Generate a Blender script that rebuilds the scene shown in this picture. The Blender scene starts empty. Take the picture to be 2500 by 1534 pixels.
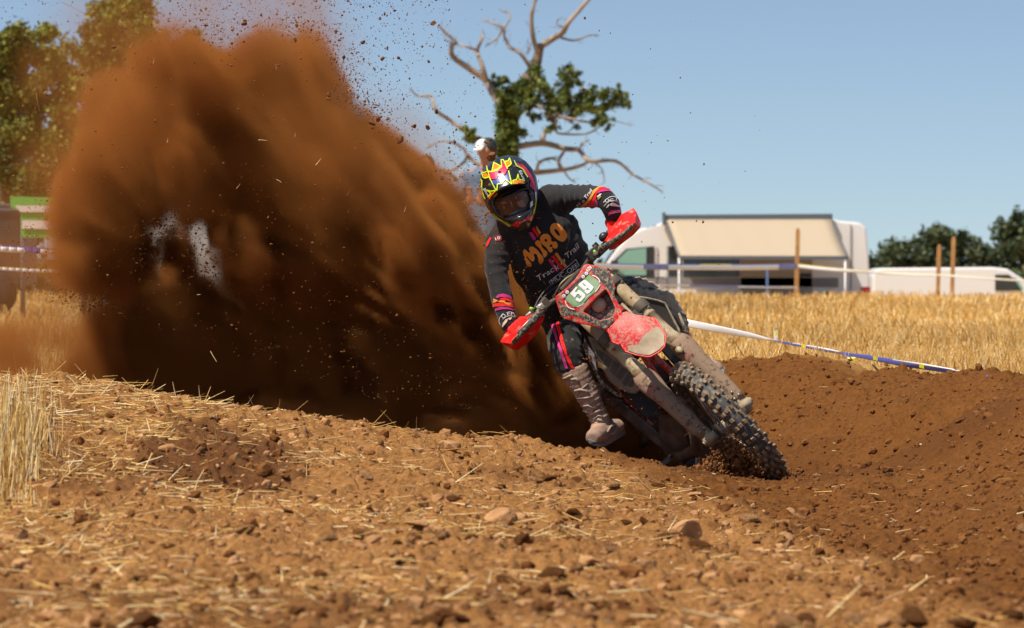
import bpy, bmesh, math, random
import numpy as np
from mathutils import Vector, Matrix
from mathutils.bvhtree import BVHTree
from mathutils.geometry import tessellate_polygon
random.seed(5); RNG = np.random.default_rng(11)
scene = bpy.context.scene
COL = scene.collection
R = math.radians
# ------------------------------------------------------------------ camera, sky, sun, exposure
H = 0.89                    # camera height over the wheel rut
FPX = 8640.0                # focal length in photo pixels (photo 2500 wide)
cam_d = bpy.data.cameras.new("camera"); cam = bpy.data.objects.new("camera", cam_d); COL.objects.link(cam)
cam.location = (0, 0, H); cam.rotation_euler = (R(90), 0, 0)
cam_d.sensor_width = 36; cam_d.lens = FPX/2500*36
cam_d.shift_y = -(767-670)/2500
cam_d.clip_start = 0.5; cam_d.clip_end = 3000
cam_d.dof.use_dof = True; cam_d.dof.focus_distance = 15.5; cam_d.dof.aperture_fstop = 7.0
scene.camera = cam
SUN_EL, SUN_AZ = 60, -126     # azimuth measured clockwise from +Y (view direction); -126 = from the left, somewhat behind the camera
sd = Vector((math.sin(R(SUN_AZ))*math.cos(R(SUN_EL)), math.cos(R(SUN_AZ))*math.cos(R(SUN_EL)), math.sin(R(SUN_EL))))
w = bpy.data.worlds.new("World"); scene.world = w; w.use_nodes = True
nt = w.node_tree; nt.nodes.clear()
wo = nt.nodes.new("ShaderNodeOutputWorld"); bg = nt.nodes.new("ShaderNodeBackground"); sky = nt.nodes.new("ShaderNodeTexSky")
sky.sky_type = 'NISHITA'; sky.sun_disc = False; sky.sun_elevation = R(SUN_EL); sky.sun_rotation = R(SUN_AZ)
sky.altitude = 100; sky.air_density = 1.0; sky.dust_density = 0.9; sky.ozone_density = 1.1
tc = nt.nodes.new("ShaderNodeTexCoord"); mp = nt.nodes.new("ShaderNodeMapping")
mp.inputs['Location'].default_value = (0, 0, 0.075); mp.inputs['Scale'].default_value = (1, 1, 1.45)
nt.links.new(tc.outputs['Generated'], mp.inputs['Vector']); nt.links.new(mp.outputs['Vector'], sky.inputs['Vector'])
nt.links.new(sky.outputs[0], bg.inputs[0]); bg.inputs[1].default_value = 0.11
nt.links.new(bg.outputs[0], wo.inputs[0])
sl = bpy.data.lights.new("sun", 'SUN'); so = bpy.data.objects.new("sun", sl); COL.objects.link(so)
sl.energy = 5.2; sl.angle = R(0.5); sl.color = (1, 0.915, 0.79)
so.rotation_euler = sd.to_track_quat('Z', 'Y').to_euler(); so.location = sd*30
scene.view_settings.view_transform = 'Standard'; scene.view_settings.look = 'None'
scene.view_settings.exposure = 0.2; scene.view_settings.gamma = 1.0
cy = scene.cycles
cy.use_denoising = True; cy.max_bounces = 6; cy.diffuse_bounces = 2; cy.glossy_bounces = 2; cy.transmission_bounces = 4
cy.transparent_max_bounces = 12; cy.volume_bounces = 2; cy.volume_step_rate = 1.0; cy.volume_max_steps = 220
cy.use_adaptive_sampling = True; cy.adaptive_threshold = 0.02; cy.caustics_reflective = False; cy.caustics_refractive = False

# ------------------------------------------------------------------ helpers
def P(px, py, d):            # a point d metres ahead that the photo shows at (px, py)
    return Vector(((px-1250)*d/FPX, d, H+(670-py)*d/FPX))
def ray(px, py):
    return Vector((0, 0, H)), Vector(((px-1250)/FPX, 1, (670-py)/FPX)).normalized()
def on_plane(px, py, p0, n):
    o, v = ray(px, py); t = (p0-o).dot(n)/v.dot(n); return o+v*t
def tag(o, label=None, cat=None, group=None, kind=None):
    if label: o["label"] = label
    if cat: o["category"] = cat
    if group: o["group"] = group
    if kind: o["kind"] = kind
    return o
def empty(name, loc=(0, 0, 0)):
    o = bpy.data.objects.new(name, None); COL.objects.link(o); o.location = loc; o.empty_display_size = .1; return o
def worldloc(o):
    v = Vector((0, 0, 0))
    while o is not None: v += o.location; o = o.parent
    return v
class MB:                    # collects shapes in world space; build() links them as one object
    def __init__(s): s.v = []; s.f = []; s.smooth = []
    def add(s, v, f, sm=True):
        b = len(s.v); s.v.extend([tuple(x) for x in v]); s.f.extend([tuple(i+b for i in q) for q in f]); s.smooth.extend([sm]*len(f)); return s
    def tube(s, pts, rad, n=10, caps=True, flat=None, up=None):   # flat: second radius per point
        pts = [Vector(p) for p in pts]; m = len(pts)
        if not hasattr(rad, '__len__'): rad = [rad]*m
        if flat is None: flat = rad
        elif not hasattr(flat, '__len__'): flat = [flat]*m
        vs = []; prev = None
        for i, p in enumerate(pts):
            t = (pts[min(i+1, m-1)]-pts[max(i-1, 0)]).normalized()
            if prev is None:
                a = Vector(up) if up is not None else (Vector((0, 0, 1)) if abs(t.z) < .9 else Vector((1, 0, 0)))
            else: a = prev
            a = (a-t*a.dot(t)).normalized(); prev = a; b = t.cross(a)
            for k in range(n):
                q = 2*math.pi*k/n; vs.append(p+a*(math.cos(q)*rad[i])+b*(math.sin(q)*flat[i]))
        fs = [(i*n+k, i*n+(k+1) % n, (i+1)*n+(k+1) % n, (i+1)*n+k) for i in range(m-1) for k in range(n)]
        if caps: fs += [tuple(range(n-1, -1, -1)), tuple(range((m-1)*n, m*n))]
        return s.add(vs, fs)
    def box(s, c, ax, ay, az, sm=False):      # centre and three half-axis vectors
        c, ax, ay, az = map(Vector, (c, ax, ay, az))
        v = [c+ax*i+ay*j+az*k for i in (-1, 1) for j in (-1, 1) for k in (-1, 1)]
        return s.add(v, [(0, 1, 3, 2), (4, 6, 7, 5), (0, 4, 5, 1), (2, 3, 7, 6), (0, 2, 6, 4), (1, 5, 7, 3)], sm)
    def prism(s, poly, off, sm=False):        # polygon extruded by vector off
        off = Vector(off); n = len(poly); v = [Vector(p) for p in poly]+[Vector(p)+off for p in poly]
        tris = tessellate_polygon([v[:n]])
        f = [tuple(t) for t in tris]+[tuple(i+n for i in reversed(t)) for t in tris]+[(i, (i+1) % n, (i+1) % n+n, i+n) for i in range(n)]
        return s.add(v, f, sm)
    def bar(s, a, b, w1, w2, side, sm=False):     # rectangular bar a->b
        a, b, side = Vector(a), Vector(b), Vector(side); t = (b-a).normalized(); side = (side-t*side.dot(t)).normalized()
        return s.box((a+b)/2, (b-a)/2, side*w1/2, t.cross(side)*w2/2, sm)
    def lathe(s, c, axis, prof, n=32):            # profile of (along axis, radius)
        c, axis = Vector(c), Vector(axis).normalized()
        a = (Vector((0, 0, 1)) if abs(axis.z) < .8 else Vector((1, 0, 0))); a = (a-axis*a.dot(axis)).normalized(); b = axis.cross(a)
        vs = [c+axis*h+(a*math.cos(2*math.pi*k/n)+b*math.sin(2*math.pi*k/n))*r for h, r in prof for k in range(n)]
        fs = [(i*n+k, i*n+(k+1) % n, (i+1)*n+(k+1) % n, (i+1)*n+k) for i in range(len(prof)-1) for k in range(n)]
        return s.add(vs, fs)
    def blob(s, c, ax, ay, az, n=10):
        c, ax, ay, az = map(Vector, (c, ax, ay, az)); vs = []; m = max(4, n//2+1)
        for i in range(m+1):
            t = math.pi*i/m
            for k in range(n):
                q = 2*math.pi*k/n; vs.append(c+az*math.cos(t)+(ax*math.cos(q)+ay*math.sin(q))*math.sin(t))
        return s.add(vs, [(i*n+k, (i+1)*n+k, (i+1)*n+(k+1) % n, i*n+(k+1) % n) for i in range(m) for k in range(n)])
    def loft(s, rings, close=True, caps=True):
        n = len(rings[0]); vs = [p for r in rings for p in r]
        fs = [(i*n+k, i*n+(k+1) % n, (i+1)*n+(k+1) % n, (i+1)*n+k) for i in range(len(rings)-1) for k in range(n if close else n-1)]
        if caps and close: fs += [tuple(range(n-1, -1, -1)), tuple(range((len(rings)-1)*n, len(rings)*n))]
        return s.add(vs, fs)
    def build(s, name, m, parent=None, bevel=0, weld=True):
        return link_mesh(name, np.array(s.v, float).reshape(-1, 3), s.f, m, parent, s.smooth, bevel, weld)
def link_mesh(name, v, f, m, parent=None, smooth=True, bevel=0, weld=False, colors=None):
    loc = worldloc(parent) if parent is not None else None
    own = Vector((0, 0, 0))
    if parent is None: own = Vector(((v[:, 0].min()+v[:, 0].max())/2, (v[:, 1].min()+v[:, 1].max())/2, v[:, 2].min()))
    v = v-np.array(loc if loc is not None else own)
    me = bpy.data.meshes.new(name)
    if isinstance(f, np.ndarray):
        nf, k = f.shape; me.vertices.add(len(v)); me.vertices.foreach_set('co', v.astype(np.float32).ravel())
        me.loops.add(nf*k); me.loops.foreach_set('vertex_index', f.astype(np.int32).ravel())
        me.polygons.add(nf); me.polygons.foreach_set('loop_start', np.arange(nf, dtype=np.int32)*k); me.update(calc_edges=True)
    else: me.from_pydata(v.tolist(), [], f)
    if isinstance(smooth, list) and len(smooth) == len(me.polygons): me.polygons.foreach_set('use_smooth', smooth)
    else: me.polygons.foreach_set('use_smooth', [bool(smooth)]*len(me.polygons))
    if weld or bevel:
        bm = bmesh.new(); bm.from_mesh(me)
        if weld: bmesh.ops.recalc_face_normals(bm, faces=bm.faces)
        if bevel:
            es = [e for e in bm.edges if len(e.link_faces) == 2 and e.calc_face_angle(0) > .5]
            bmesh.ops.bevel(bm, geom=es, offset=bevel, segments=2, profile=.5, affect='EDGES')
        bm.to_mesh(me); bm.free()
    if colors is not None:
        at = me.color_attributes.new('Col', 'FLOAT_COLOR', 'POINT')
        c = np.ones((len(me.vertices), 4), np.float32); c[:, :colors.shape[1]] = colors; at.data.foreach_set('color', c.ravel())
    for mm in (m if isinstance(m, (list, tuple)) else [m]): me.materials.append(mm)
    o = bpy.data.objects.new(name, me); COL.objects.link(o)
    if parent is not None: o.parent = parent
    else: o.location = own
    return o
# numpy noise
def _h(i, j, k, seed):
    n = (i*374761393+j*668265263+k*2147483647+seed*1274126177) & 0x7fffffff
    n = ((n ^ (n >> 13))*1274126177) & 0x7fffffff
    return ((n ^ (n >> 16)) & 0xffffff)/float(0xffffff)
def vnoise(x, y, z, seed=0):
    xi, yi, zi = np.floor(x).astype(np.int64), np.floor(y).astype(np.int64), np.floor(z).astype(np.int64)
    u, v, t = x-xi, y-yi, z-zi; u = u*u*(3-2*u); v = v*v*(3-2*v); t = t*t*(3-2*t); r = 0
    for a in (0, 1):
        for b in (0, 1):
            for c in (0, 1):
                r = r+_h(xi+a, yi+b, zi+c, seed)*(u if a else 1-u)*(v if b else 1-v)*(t if c else 1-t)
    return r*2-1
def fbm(x, y, z, octv=4, seed=0, gain=.5):
    a, s, t = 1., 0, 0
    for o in range(octv): s = s+a*vnoise(x*2**o, y*2**o, z*2**o, seed+o*7); t += a; a *= gain
    return s/t
def smooth(a, b, x):
    t = np.clip((x-a)/(b-a), 0, 1); return t*t*(3-2*t)
# materials
def mat(name, col=(.5, .5, .5), rough=.6, metal=0., spec=.5, col2=None, scale=8., bump=0., bscale=None, detail=6, lo=.35, hi=.65, vcol=False, coat=0., trans=0., sheen=0., dirt=None):
    m = bpy.data.materials.new(name); m.use_nodes = True; n = m.node_tree.nodes; l = m.node_tree.links; b = n['Principled BSDF']
    b.inputs['Base Color'].default_value = (*col, 1); b.inputs['Roughness'].default_value = rough; b.inputs['Metallic'].default_value = metal
    b.inputs['Specular IOR Level'].default_value = spec; b.inputs['Coat Weight'].default_value = coat; b.inputs['Transmission Weight'].default_value = trans
    b.inputs['Sheen Weight'].default_value = sheen
    tcn = n.new('ShaderNodeTexCoord'); src = None
    if vcol:
        a = n.new('ShaderNodeAttribute'); a.attribute_name = 'Col'; src = a.outputs['Color']
    def noise(sc, det=detail, lo=lo, hi=hi, dist=0):
        t = n.new('ShaderNodeTexNoise'); t.inputs['Scale'].default_value = sc; t.inputs['Detail'].default_value = det; t.inputs['Distortion'].default_value = dist
        l.new(tcn.outputs['Object'], t.inputs['Vector']); r = n.new('ShaderNodeMapRange'); r.inputs['From Min'].default_value = lo; r.inputs['From Max'].default_value = hi
        l.new(t.outputs['Fac'], r.inputs['Value']); return t, r.outputs['Result']
    def mix(fac, a, bcol):
        x = n.new('ShaderNodeMix'); x.data_type = 'RGBA'; l.new(fac, x.inputs['Factor'])
        if hasattr(a, 'is_linked'): l.new(a, x.inputs['A'])
        else: x.inputs['A'].default_value = (*a, 1)
        x.inputs['B'].default_value = (*bcol, 1); return x.outputs['Result']
    if col2 is not None:
        _, f = noise(scale); src = mix(f, src if src is not None else col, col2)
    if dirt is not None:      # (colour, scale, lo, hi): mud over the paint, rougher where it lies
        _, f = noise(dirt[1], 10, dirt[2], dirt[3], .6); src = mix(f, src if src is not None else col, dirt[0])
        r = n.new('ShaderNodeMapRange'); r.inputs['To Min'].default_value = rough; r.inputs['To Max'].default_value = .95; l.new(f, r.inputs['Value']); l.new(r.outputs[0], b.inputs['Roughness'])
    if src is not None: l.new(src, b.inputs['Base Color'])
    if bump:
        t, _ = noise(bscale or scale*4, 8); bn = n.new('ShaderNodeBump'); bn.inputs['Strength'].default_value = 1.0; bn.inputs['Distance'].default_value = bump
        l.new(t.outputs['Fac'], bn.inputs['Height']); l.new(bn.outputs[0], b.inputs['Normal'])
    return m
# ------------------------------------------------------------------ terrain
# the rut the riders use: comes from the back left, bends at the bike, runs towards the camera; the berm lies on its outer side
CTL = []
def C3(x, y, z): CTL.append((x, y, z))
def CP(px, py, d): p = P(px, py, d); CTL.append((p.x, p.y, p.z))
for px, py, d in ((-200, 915, 14), (0, 928, 14), (300, 950, 14.1), (500, 988, 14.2), (750, 1022, 14.3), (900, 1048, 14.4), (1120, 1070, 14.5), (1340, 1084, 14.6), (1500, 1118, 14.7), (1700, 1142, 14.8), (1850, 1168, 14.9)): CP(px, py, d)
for px, py, d in ((-200, 1150, 11.5), (100, 1150, 11.5), (600, 1200, 11.4), (1200, 1225, 11.4), (1600, 1270, 11.4), (0, 1534, 7), (-300, 1534, 7), (700, 1534, 7), (1400, 1534, 7), (2000, 1545, 7.1), (2500, 1534, 7.1), (300, 1350, 8.8), (1000, 1350, 8.9), (1600, 1370, 9.2)): CP(px, py, d)
for x, y, z in ((-6, 18.3, .0), (-3, 17.8, 0), (-1, 17.2, -.02), (.0, 16.6, -.03), (.7, 15.9, -.02), (1.0, 15.25, .0), (1.22, 13.8, .02), (1.22, 12, .03), (1.18, 10.4, .06), (1.12, 8.8, .10), (-6, 16.5, .3), (-3, 16.2, .2), (-1, 16.0, .08), (0.1, 15.7, .06), (0, 5, .18), (-1.5, 5, .2), (1.2, 5, .16), (1.6, 4.5, .2)): C3(x, y, z)
for px, py, d in ((1750, 872, 18.4), (1850, 868, 18.3), (2000, 872, 17.8), (2150, 890, 16.9), (2300, 915, 16.0), (2500, 940, 15.0), (2620, 975, 14.2)): CP(px, py, d)
for x, y, z in ((1.15, 17.0, .12), (1.7, 15.8, .10), (1.85, 14.2, .17), (1.9, 12.5, .21), (1.7, 10.6, .19), (1.42, 8.6, .15), (2.3, 12.2, .38), (2.2, 10, .33), (2.0, 8, .28), (1.8, 6, .25), (1.55, 13.2, .06), (1.5, 11.0, .085), (3.5, 14, .34), (3.5, 10, .33), (3.2, 6, .30), (2.9, 14, .36), (2.8, 12, .36), (2.4, 15.5, .42), (2.5, 16.2, .39), (2.4, 17, .37), (3.2, 16, .34), (3.2, 17, .33), (4.2, 17, .33), (2.9, 15, .38), (1.9, 17.6, .36), (2.2, 16.6, .36), (4.2, 15, .34), (0.2, 18.6, .36), (-1, 19.2, .36), (-3, 19.7, .34), (-6, 20.1, .34), (-9, 14, .45), (-8, 9, .3), (0.3, 19.8, .33), (1.5, 19.8, .33), (3, 18, .33), (5, 16, .33), (-3, 21, .33), (4, 21, .33), (-9, 21, .33), (6, 12, .35), (0, 21, .33)): C3(x, y, z)
CTL = np.array(CTL)
def _tps(r2): return np.where(r2 > 1e-12, .5*r2*np.log(np.maximum(r2, 1e-12)), 0)
def _fit():
    n = len(CTL); x = CTL[:, :2]; K = _tps(((x[:, None]-x[None])**2).sum(-1))+np.eye(n)*.002
    Pm = np.hstack([np.ones((n, 1)), x]); A = np.block([[K, Pm], [Pm.T, np.zeros((3, 3))]])
    return np.linalg.solve(A, np.concatenate([CTL[:, 2], np.zeros(3)]))
TW = _fit()
def base_height(X, Y):
    X = np.asarray(X, float); Y = np.asarray(Y, float); sh = X.shape; x = X.ravel(); y = Y.ravel()
    xc = np.clip(x, -8.5, 5.5); yc = np.clip(y, 4.5, 21); z = TW[-3]+TW[-2]*xc+TW[-1]*yc
    for i in range(len(CTL)): z = z+TW[i]*_tps((xc-CTL[i, 0])**2+(yc-CTL[i, 1])**2)
    t = smooth(19.6, 21, y); far = .33+.0006*(y-20)+.02*vnoise(x*.15, y*.15, y*0, 3)*smooth(22, 40, y); z = z*(1-t)+far*t
    z = z-1.45*smooth(84, 108, y)-.0*y
    return z.reshape(sh)
def soil_mask(X, Y):          # 1 on the churned rut and berm, 0 on the stony straw-strewn headland
    X = np.asarray(X, float); Y = np.asarray(Y, float)
    edge = np.interp(Y, [5, 7, 9, 11, 13, 14.6, 15.2, 16.5, 18.5], [1.25, 1.05, .92, .86, .75, .45, -.6, -8, -9])
    e = edge+.18*vnoise(X*2.3, Y*2.3, X*0, 5)
    return smooth(-.25, .25, X-e)
def detail_height(X, Y):
    m = soil_mask(X, Y); z0 = X*0
    fade = 1-smooth(22, 40, Y)*.8
    big = .022*fbm(X*1.3, Y*1.3, z0, 3, 21)
    lump = fbm(X*7, Y*7, z0, 4, 31); cl = np.maximum(0, fbm(X*14, Y*14, z0+3, 3, 41)-.2); fine = fbm(X*34, Y*34, z0, 3, 51)
    d = big*(1-.4*m)+lump*(.020*(1-m)+.018*m)+cl*(.040*(1-m)+.045*m)+np.maximum(0, .30-np.abs(vnoise(X*9, Y*9, z0, 77)))*(.022*(1-m)+.010*m)+np.maximum(0, fbm(X*26, Y*26, z0+9, 2, 47)-.15)*(.030*(1-m)+.022*m)+fine*(.0115*(1-m)+.007*m)
    # grooves swept along the rut by passing tyres, and a lip of soil pushed up on its inner edge
    c = np.interp(Y, [6, 8.5, 11, 13.5, 15.2, 16.4, 17.3, 18.5], [1.0, 1.1, 1.15, 1.2, 1.05, .4, -1, -4]); q = X-c
    d = d+m*.016*vnoise(q*5.5, Y*.7, z0, 63)*smooth(20, 17, Y)+m*.010*vnoise(q*13, Y*1.5, z0, 64)
    e = np.interp(Y, [5, 7, 9, 11, 13, 14.6, 15.2, 16.5, 18.5], [1.25, 1.05, .92, .86, .75, .45, -.6, -8, -9]); d = d+.035*np.exp(-((X-e-.02)/.13)**2)*(.6+.8*vnoise(X*5, Y*5, z0, 65))*(Y < 15)
    d = d-.028*m
    return d*fade
def height(X, Y): return base_height(X, Y)+detail_height(X, Y)
ang = np.concatenate([np.linspace(-1.25, -.21, 26)[:-1], np.linspace(-.21, .21, 620), np.linspace(.21, 1.25, 26)[1:]])
dep = np.concatenate([np.linspace(3.5, 6.2, 60)[:-1], np.linspace(6.2, 19.6, 1120), 19.6*np.exp(np.linspace(0, math.log(1500/19.6), 150))[1:]])
YY, TT = np.meshgrid(dep, np.tan(ang), indexing='ij'); XX = TT*YY
ZZ = height(XX, YY)
ny, nx = XX.shape; vid = np.arange(ny*nx).reshape(ny, nx)
F4 = np.stack([vid[:-1, :-1], vid[:-1, 1:], vid[1:, 1:], vid[1:, :-1]], -1).reshape(-1, 4)
sm = soil_mask(XX, YY); fieldm = smooth(-.35, .35, base_height(XX, YY)*0+(YY-np.interp(XX, [-8, -3, -1, .5, 1.2, 1.8, 2.3, 3.2], [19.4, 19.2, 18.9, 18.75, 18.5, 17.9, 16.8, 15.2]))+.25*vnoise(XX*3, YY*3, XX*0, 9))
def damp(X, Y):       # a bare patch of darker, damper soil on the left bank, and fainter ones elsewhere
    r = np.hypot((X+.95+.10*(Y-11.8))/.34, (Y-12.1)/1.25)+.35*fbm(X*3.5, Y*3.5, X*0, 3, 66); return np.maximum(smooth(1.05, .55, r), .55*smooth(.18, .45, fbm(X*1.1, Y*.8, X*0, 3, 61)))
moist = damp(XX, YY)
cols = np.stack([sm.ravel(), fieldm.ravel(), moist.ravel()], 1)
def ground_material():
    m = bpy.data.materials.new("soil"); m.use_nodes = True; n = m.node_tree.nodes; l = m.node_tree.links; b = n['Principled BSDF']
    a = n.new('ShaderNodeAttribute'); a.attribute_name = 'Col'; sp = n.new('ShaderNodeSeparateColor'); l.new(a.outputs['Color'], sp.inputs[0])
    tcn = n.new('ShaderNodeTexCoord')
    def noise(sc, lo, hi, det=8):
        t = n.new('ShaderNodeTexNoise'); t.inputs['Scale'].default_value = sc; t.inputs['Detail'].default_value = det; t.inputs['Roughness'].default_value = .65
        l.new(tcn.outputs['Object'], t.inputs['Vector']); r = n.new('ShaderNodeMapRange'); r.inputs['From Min'].default_value = lo; r.inputs['From Max'].default_value = hi
        l.new(t.outputs['Fac'], r.inputs['Value']); return t, r.outputs[0]
    def mix(f, A, B):
        x = n.new('ShaderNodeMix'); x.data_type = 'RGBA'
        for k, q in (('Factor', f), ('A', A), ('B', B)):
            if hasattr(q, 'is_linked'): l.new(q, x.inputs[k])
            elif isinstance(q, tuple): x.inputs[k].default_value = (*q, 1)
            else: x.inputs[k].default_value = q
        return x.outputs['Result']
    _, f1 = noise(5, .3, .7); _, f2 = noise(60, .35, .7); _, f3 = noise(1.2, .4, .62)
    dirt = mix(f1, (.275, .118, .031), (.135, .052, .012)); dirt = mix(f2, dirt, (.43, .215, .072))
    red = mix(f1, (.152, .056, .0105), (.075, .025, .0045)); red = mix(f2, red, (.21, .083, .019))
    wet = mix(f2, (.16, .064, .020), (.085, .032, .009)); dirt = mix(sp.outputs[2], dirt, wet); red = mix(sp.outputs[2], red, (.095, .034, .008)); c = mix(sp.outputs[0], dirt, red)
    straw = mix(f2, (.55, .34, .12), (.36, .20, .06)); c = mix(sp.outputs[1], c, straw)
    l.new(c, b.inputs['Base Color']); b.inputs['Roughness'].default_value = .95; b.inputs['Specular IOR Level'].default_value = .15
    t, _ = noise(130, 0, 1, 10); bn = n.new('ShaderNodeBump'); bn.inputs['Distance'].default_value = .011; bn.inputs['Strength'].default_value = .9
    l.new(t.outputs['Fac'], bn.inputs['Height']); l.new(bn.outputs[0], b.inputs['Normal'])
    return m
g = link_mesh('ground', np.stack([XX, YY, ZZ], -1).reshape(-1, 3), F4, ground_material(), colors=cols)
tag(g, 'brown soil track with a curved berm beside a cut straw field', 'ground', kind='structure')

# ------------------------------------------------------------------ straw and stubble
M_STRAW = mat('dry_straw', rough=.7, vcol=True, spec=.3)
M_STRAW.node_tree.nodes['Principled BSDF'].inputs['Subsurface Weight'].default_value = 0
STRAWC = np.array([(.66, .43, .15), (.55, .32, .09), (.76, .56, .26), (.44, .24, .065), (.82, .68, .40), (.62, .38, .11)])
def blades(name, base, dirv, length, width, bend, m=M_STRAW, cseed=1, dark=1.0, segs=2):
    # each blade: a thin strip of three-sided section, tapering and bending
    n = len(base); rg = np.random.default_rng(cseed)
    dirv = dirv/np.linalg.norm(dirv, axis=1)[:, None]
    side = np.cross(dirv, np.array([0, 0, 1.])+rg.normal(0, .2, (n, 3))); side /= np.linalg.norm(side, axis=1)[:, None]+1e-9
    nor = np.cross(side, dirv); V = []
    bv = rg.normal(0, 1, (n, 3)); bv[:, 2] = bv[:, 2]*.4-.2
    for i in range(segs+1):
        t = i/segs; c = base+dirv*(length*t)[:, None]+bv*(bend*length*t*t)[:, None]; w = width*(1-.45*t)
        for q in range(3):
            a = 2*math.pi*q/3; V.append(c+side*(math.cos(a)*w/2)[:, None]+nor*(math.sin(a)*w/2)[:, None])
    V = np.stack(V, 1).reshape(-1, 3); k = 3*(segs+1); F = []
    for i in range(segs):
        for q in range(3): F.append((i*3+q, i*3+(q+1) % 3, (i+1)*3+(q+1) % 3, (i+1)*3+q))
    F = (np.array(F)[None]+(np.arange(n)*k)[:, None, None]).reshape(-1, 4)
    c = STRAWC[rg.integers(0, len(STRAWC), n)]*rg.uniform(.75, 1.12, (n, 1))*dark; C = np.repeat(c, k, 0)
    return V, F, C
def in_view(x, y, margin=.012): return np.abs(x/y) < .1447+margin
def scatter(n, y0, y1, prob, seed, wide=.17):
    rg = np.random.default_rng(seed); y = rg.uniform(y0, y1, n); x = rg.uniform(-wide, wide, n)*y; k = rg.uniform(0, 1, n) < prob(x, y)
    return x[k], y[k], rg
# loose straw lying on the headland and, thinly, on the berm
def p_lie(x, y):
    m = soil_mask(x, y); patch = smooth(-.25, .45, fbm(x*1.6, y*1.6, x*0, 3, 71)); lx = smooth(1.0, -1.2, x)
    return np.clip((1-m)*(.07+.80*patch)*(.16+.84*lx)*(.38+.62*smooth(8.5, 12, y))+m*.022*(y < 19), 0, 1)*np.where(y > 14.9, .35, 1)*(1-.9*smooth(.5, .9, damp(x, y)))
x, y, rg = scatter(70000, 5.4, 19, p_lie, 100)
n = len(x); az = rg.uniform(0, 2*math.pi, n); el = rg.normal(.02, .13, n)+(rg.uniform(0, 1, n) < .05)*rg.uniform(.2, .9, n)
ln = np.minimum(.12, rg.gamma(1.9, .030, n)+.010); onb = soil_mask(x, y) > .5; ln[onb] *= .5
z = height(x, y)+.003+rg.uniform(0, .006, n)
d = np.stack([np.cos(az)*np.cos(el), np.sin(az)*np.cos(el), np.sin(el)], 1)
V, F, C = blades('loose_straw', np.stack([x, y, z], 1), d, ln, rg.uniform(.0016, .0048, n), rg.normal(0, .10, n), cseed=2, dark=1.2)
o = link_mesh('loose_straw', V, F, M_STRAW, colors=C); tag(o, 'loose pale straw scattered over the brown soil in the foreground', 'straw', kind='stuff')
# standing stubble in the near left corner
def stubble(name, x, y, rg, hmin, hmax, wmin, wmax, label, cseed, lean=.12, dark=1., segs=2):
    n = len(x); z = height(x, y)-.01
    d = np.stack([rg.normal(0, lean, n), rg.normal(0, lean, n), np.ones(n)], 1)
    V, F, C = blades(name, np.stack([x, y, z], 1), d, rg.uniform(hmin, hmax, n), rg.uniform(wmin, wmax, n), rg.normal(0, .07, n), cseed=cseed, dark=dark, segs=segs)
    o = link_mesh(name, V, F, M_STRAW, colors=C); tag(o, label, 'stubble', kind='stuff'); return o
x, y, rg = scatter(140000, 9.9, 13.6, lambda x, y: smooth(.10, -.20, x+1.50+.105*(y-11)+.14*vnoise(x*6, y*6, x*0, 8))*(.15+.65*(y < 12.3)), 101, .24)
k = x > -3.3; x, y = x[k], y[k]
row = np.abs(((x*.9+y*.35)/.13) % 1-.5) < .33; x, y = x[row], y[row]
hh = (.05+.165*smooth(-1.42, -1.66, x))*np.where(y > 12.3, .45, 1)
n = len(x); z = height(x, y)-.01
d = np.stack([rg.normal(0, .10, n), rg.normal(0, .10, n), np.ones(n)], 1)
V, F, C = blades('near_stubble', np.stack([x, y, z], 1), d, hh*rg.uniform(.3, 1.15, n)**1.3, rg.uniform(.003, .0055, n), rg.normal(0, .05, n), cseed=5, dark=1.25)
o = link_mesh('near_stubble', V, F, M_STRAW, colors=C); tag(o, 'tuft of standing cut straw at the near left edge of the track', 'stubble', kind='stuff')
# field stubble beyond the berm
VV, FF, CC = [], [], []; nb = 0
edgeY = lambda x: np.interp(x, [-8, -3, -1, .5, 1.2, 1.8, 2.3, 3.2], [19.5, 19.3, 19.0, 18.85, 18.6, 18.0, 16.9, 15.3])
for (y0, y1, cnt, hm, wm, sd_) in ((16, 26, 34000, .12, .0055, 200), (26, 40, 30000, .14, .010, 201), (40, 60, 24000, .15, .016, 202), (60, 88, 20000, .16, .026, 203)):
    x, y, rg = scatter(cnt, y0, y1, lambda x, y: (y > edgeY(x)+.1)*(.35+.65*(np.abs(((x*.95+y*.3)/.25) % 1-.5) < .3)), sd_, .20)
    n = len(x); z = height(x, y)-.01; lean = .35 if y0 < 30 else .25
    flat = rg.uniform(0, 1, n) < .3
    d = np.stack([rg.normal(0, lean, n)+flat*rg.normal(0, 1.6, n), rg.normal(0, lean, n)+flat*rg.normal(0, 1.6, n), np.where(flat, .3, 1.)], 1)
    V, F, C = blades('s', np.stack([x, y, z], 1), d, hm*rg.uniform(.35, 1.3, n)*(.48+.55*smooth(-.4, .4, fbm(x*.8, y*.35, x*0, 2, 96))), wm*rg.uniform(.6, 1.4, n), rg.normal(0, .12, n), cseed=sd_, segs=1)
    tone = .82+.30*smooth(-.4, .4, fbm(x*.35, y*.12, x*0, 3, 95)); C = C*np.repeat(tone, 6)[:, None]*np.array([1.04, .97, .80])
    VV.append(V); FF.append(F+nb); CC.append(C); nb += len(V)
o = link_mesh('field_stubble', np.concatenate(VV), np.concatenate(FF), M_STRAW, colors=np.concatenate(CC)); tag(o, 'golden cut straw field stretching behind the berm to the parked vans', 'stubble', kind='stuff')

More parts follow.
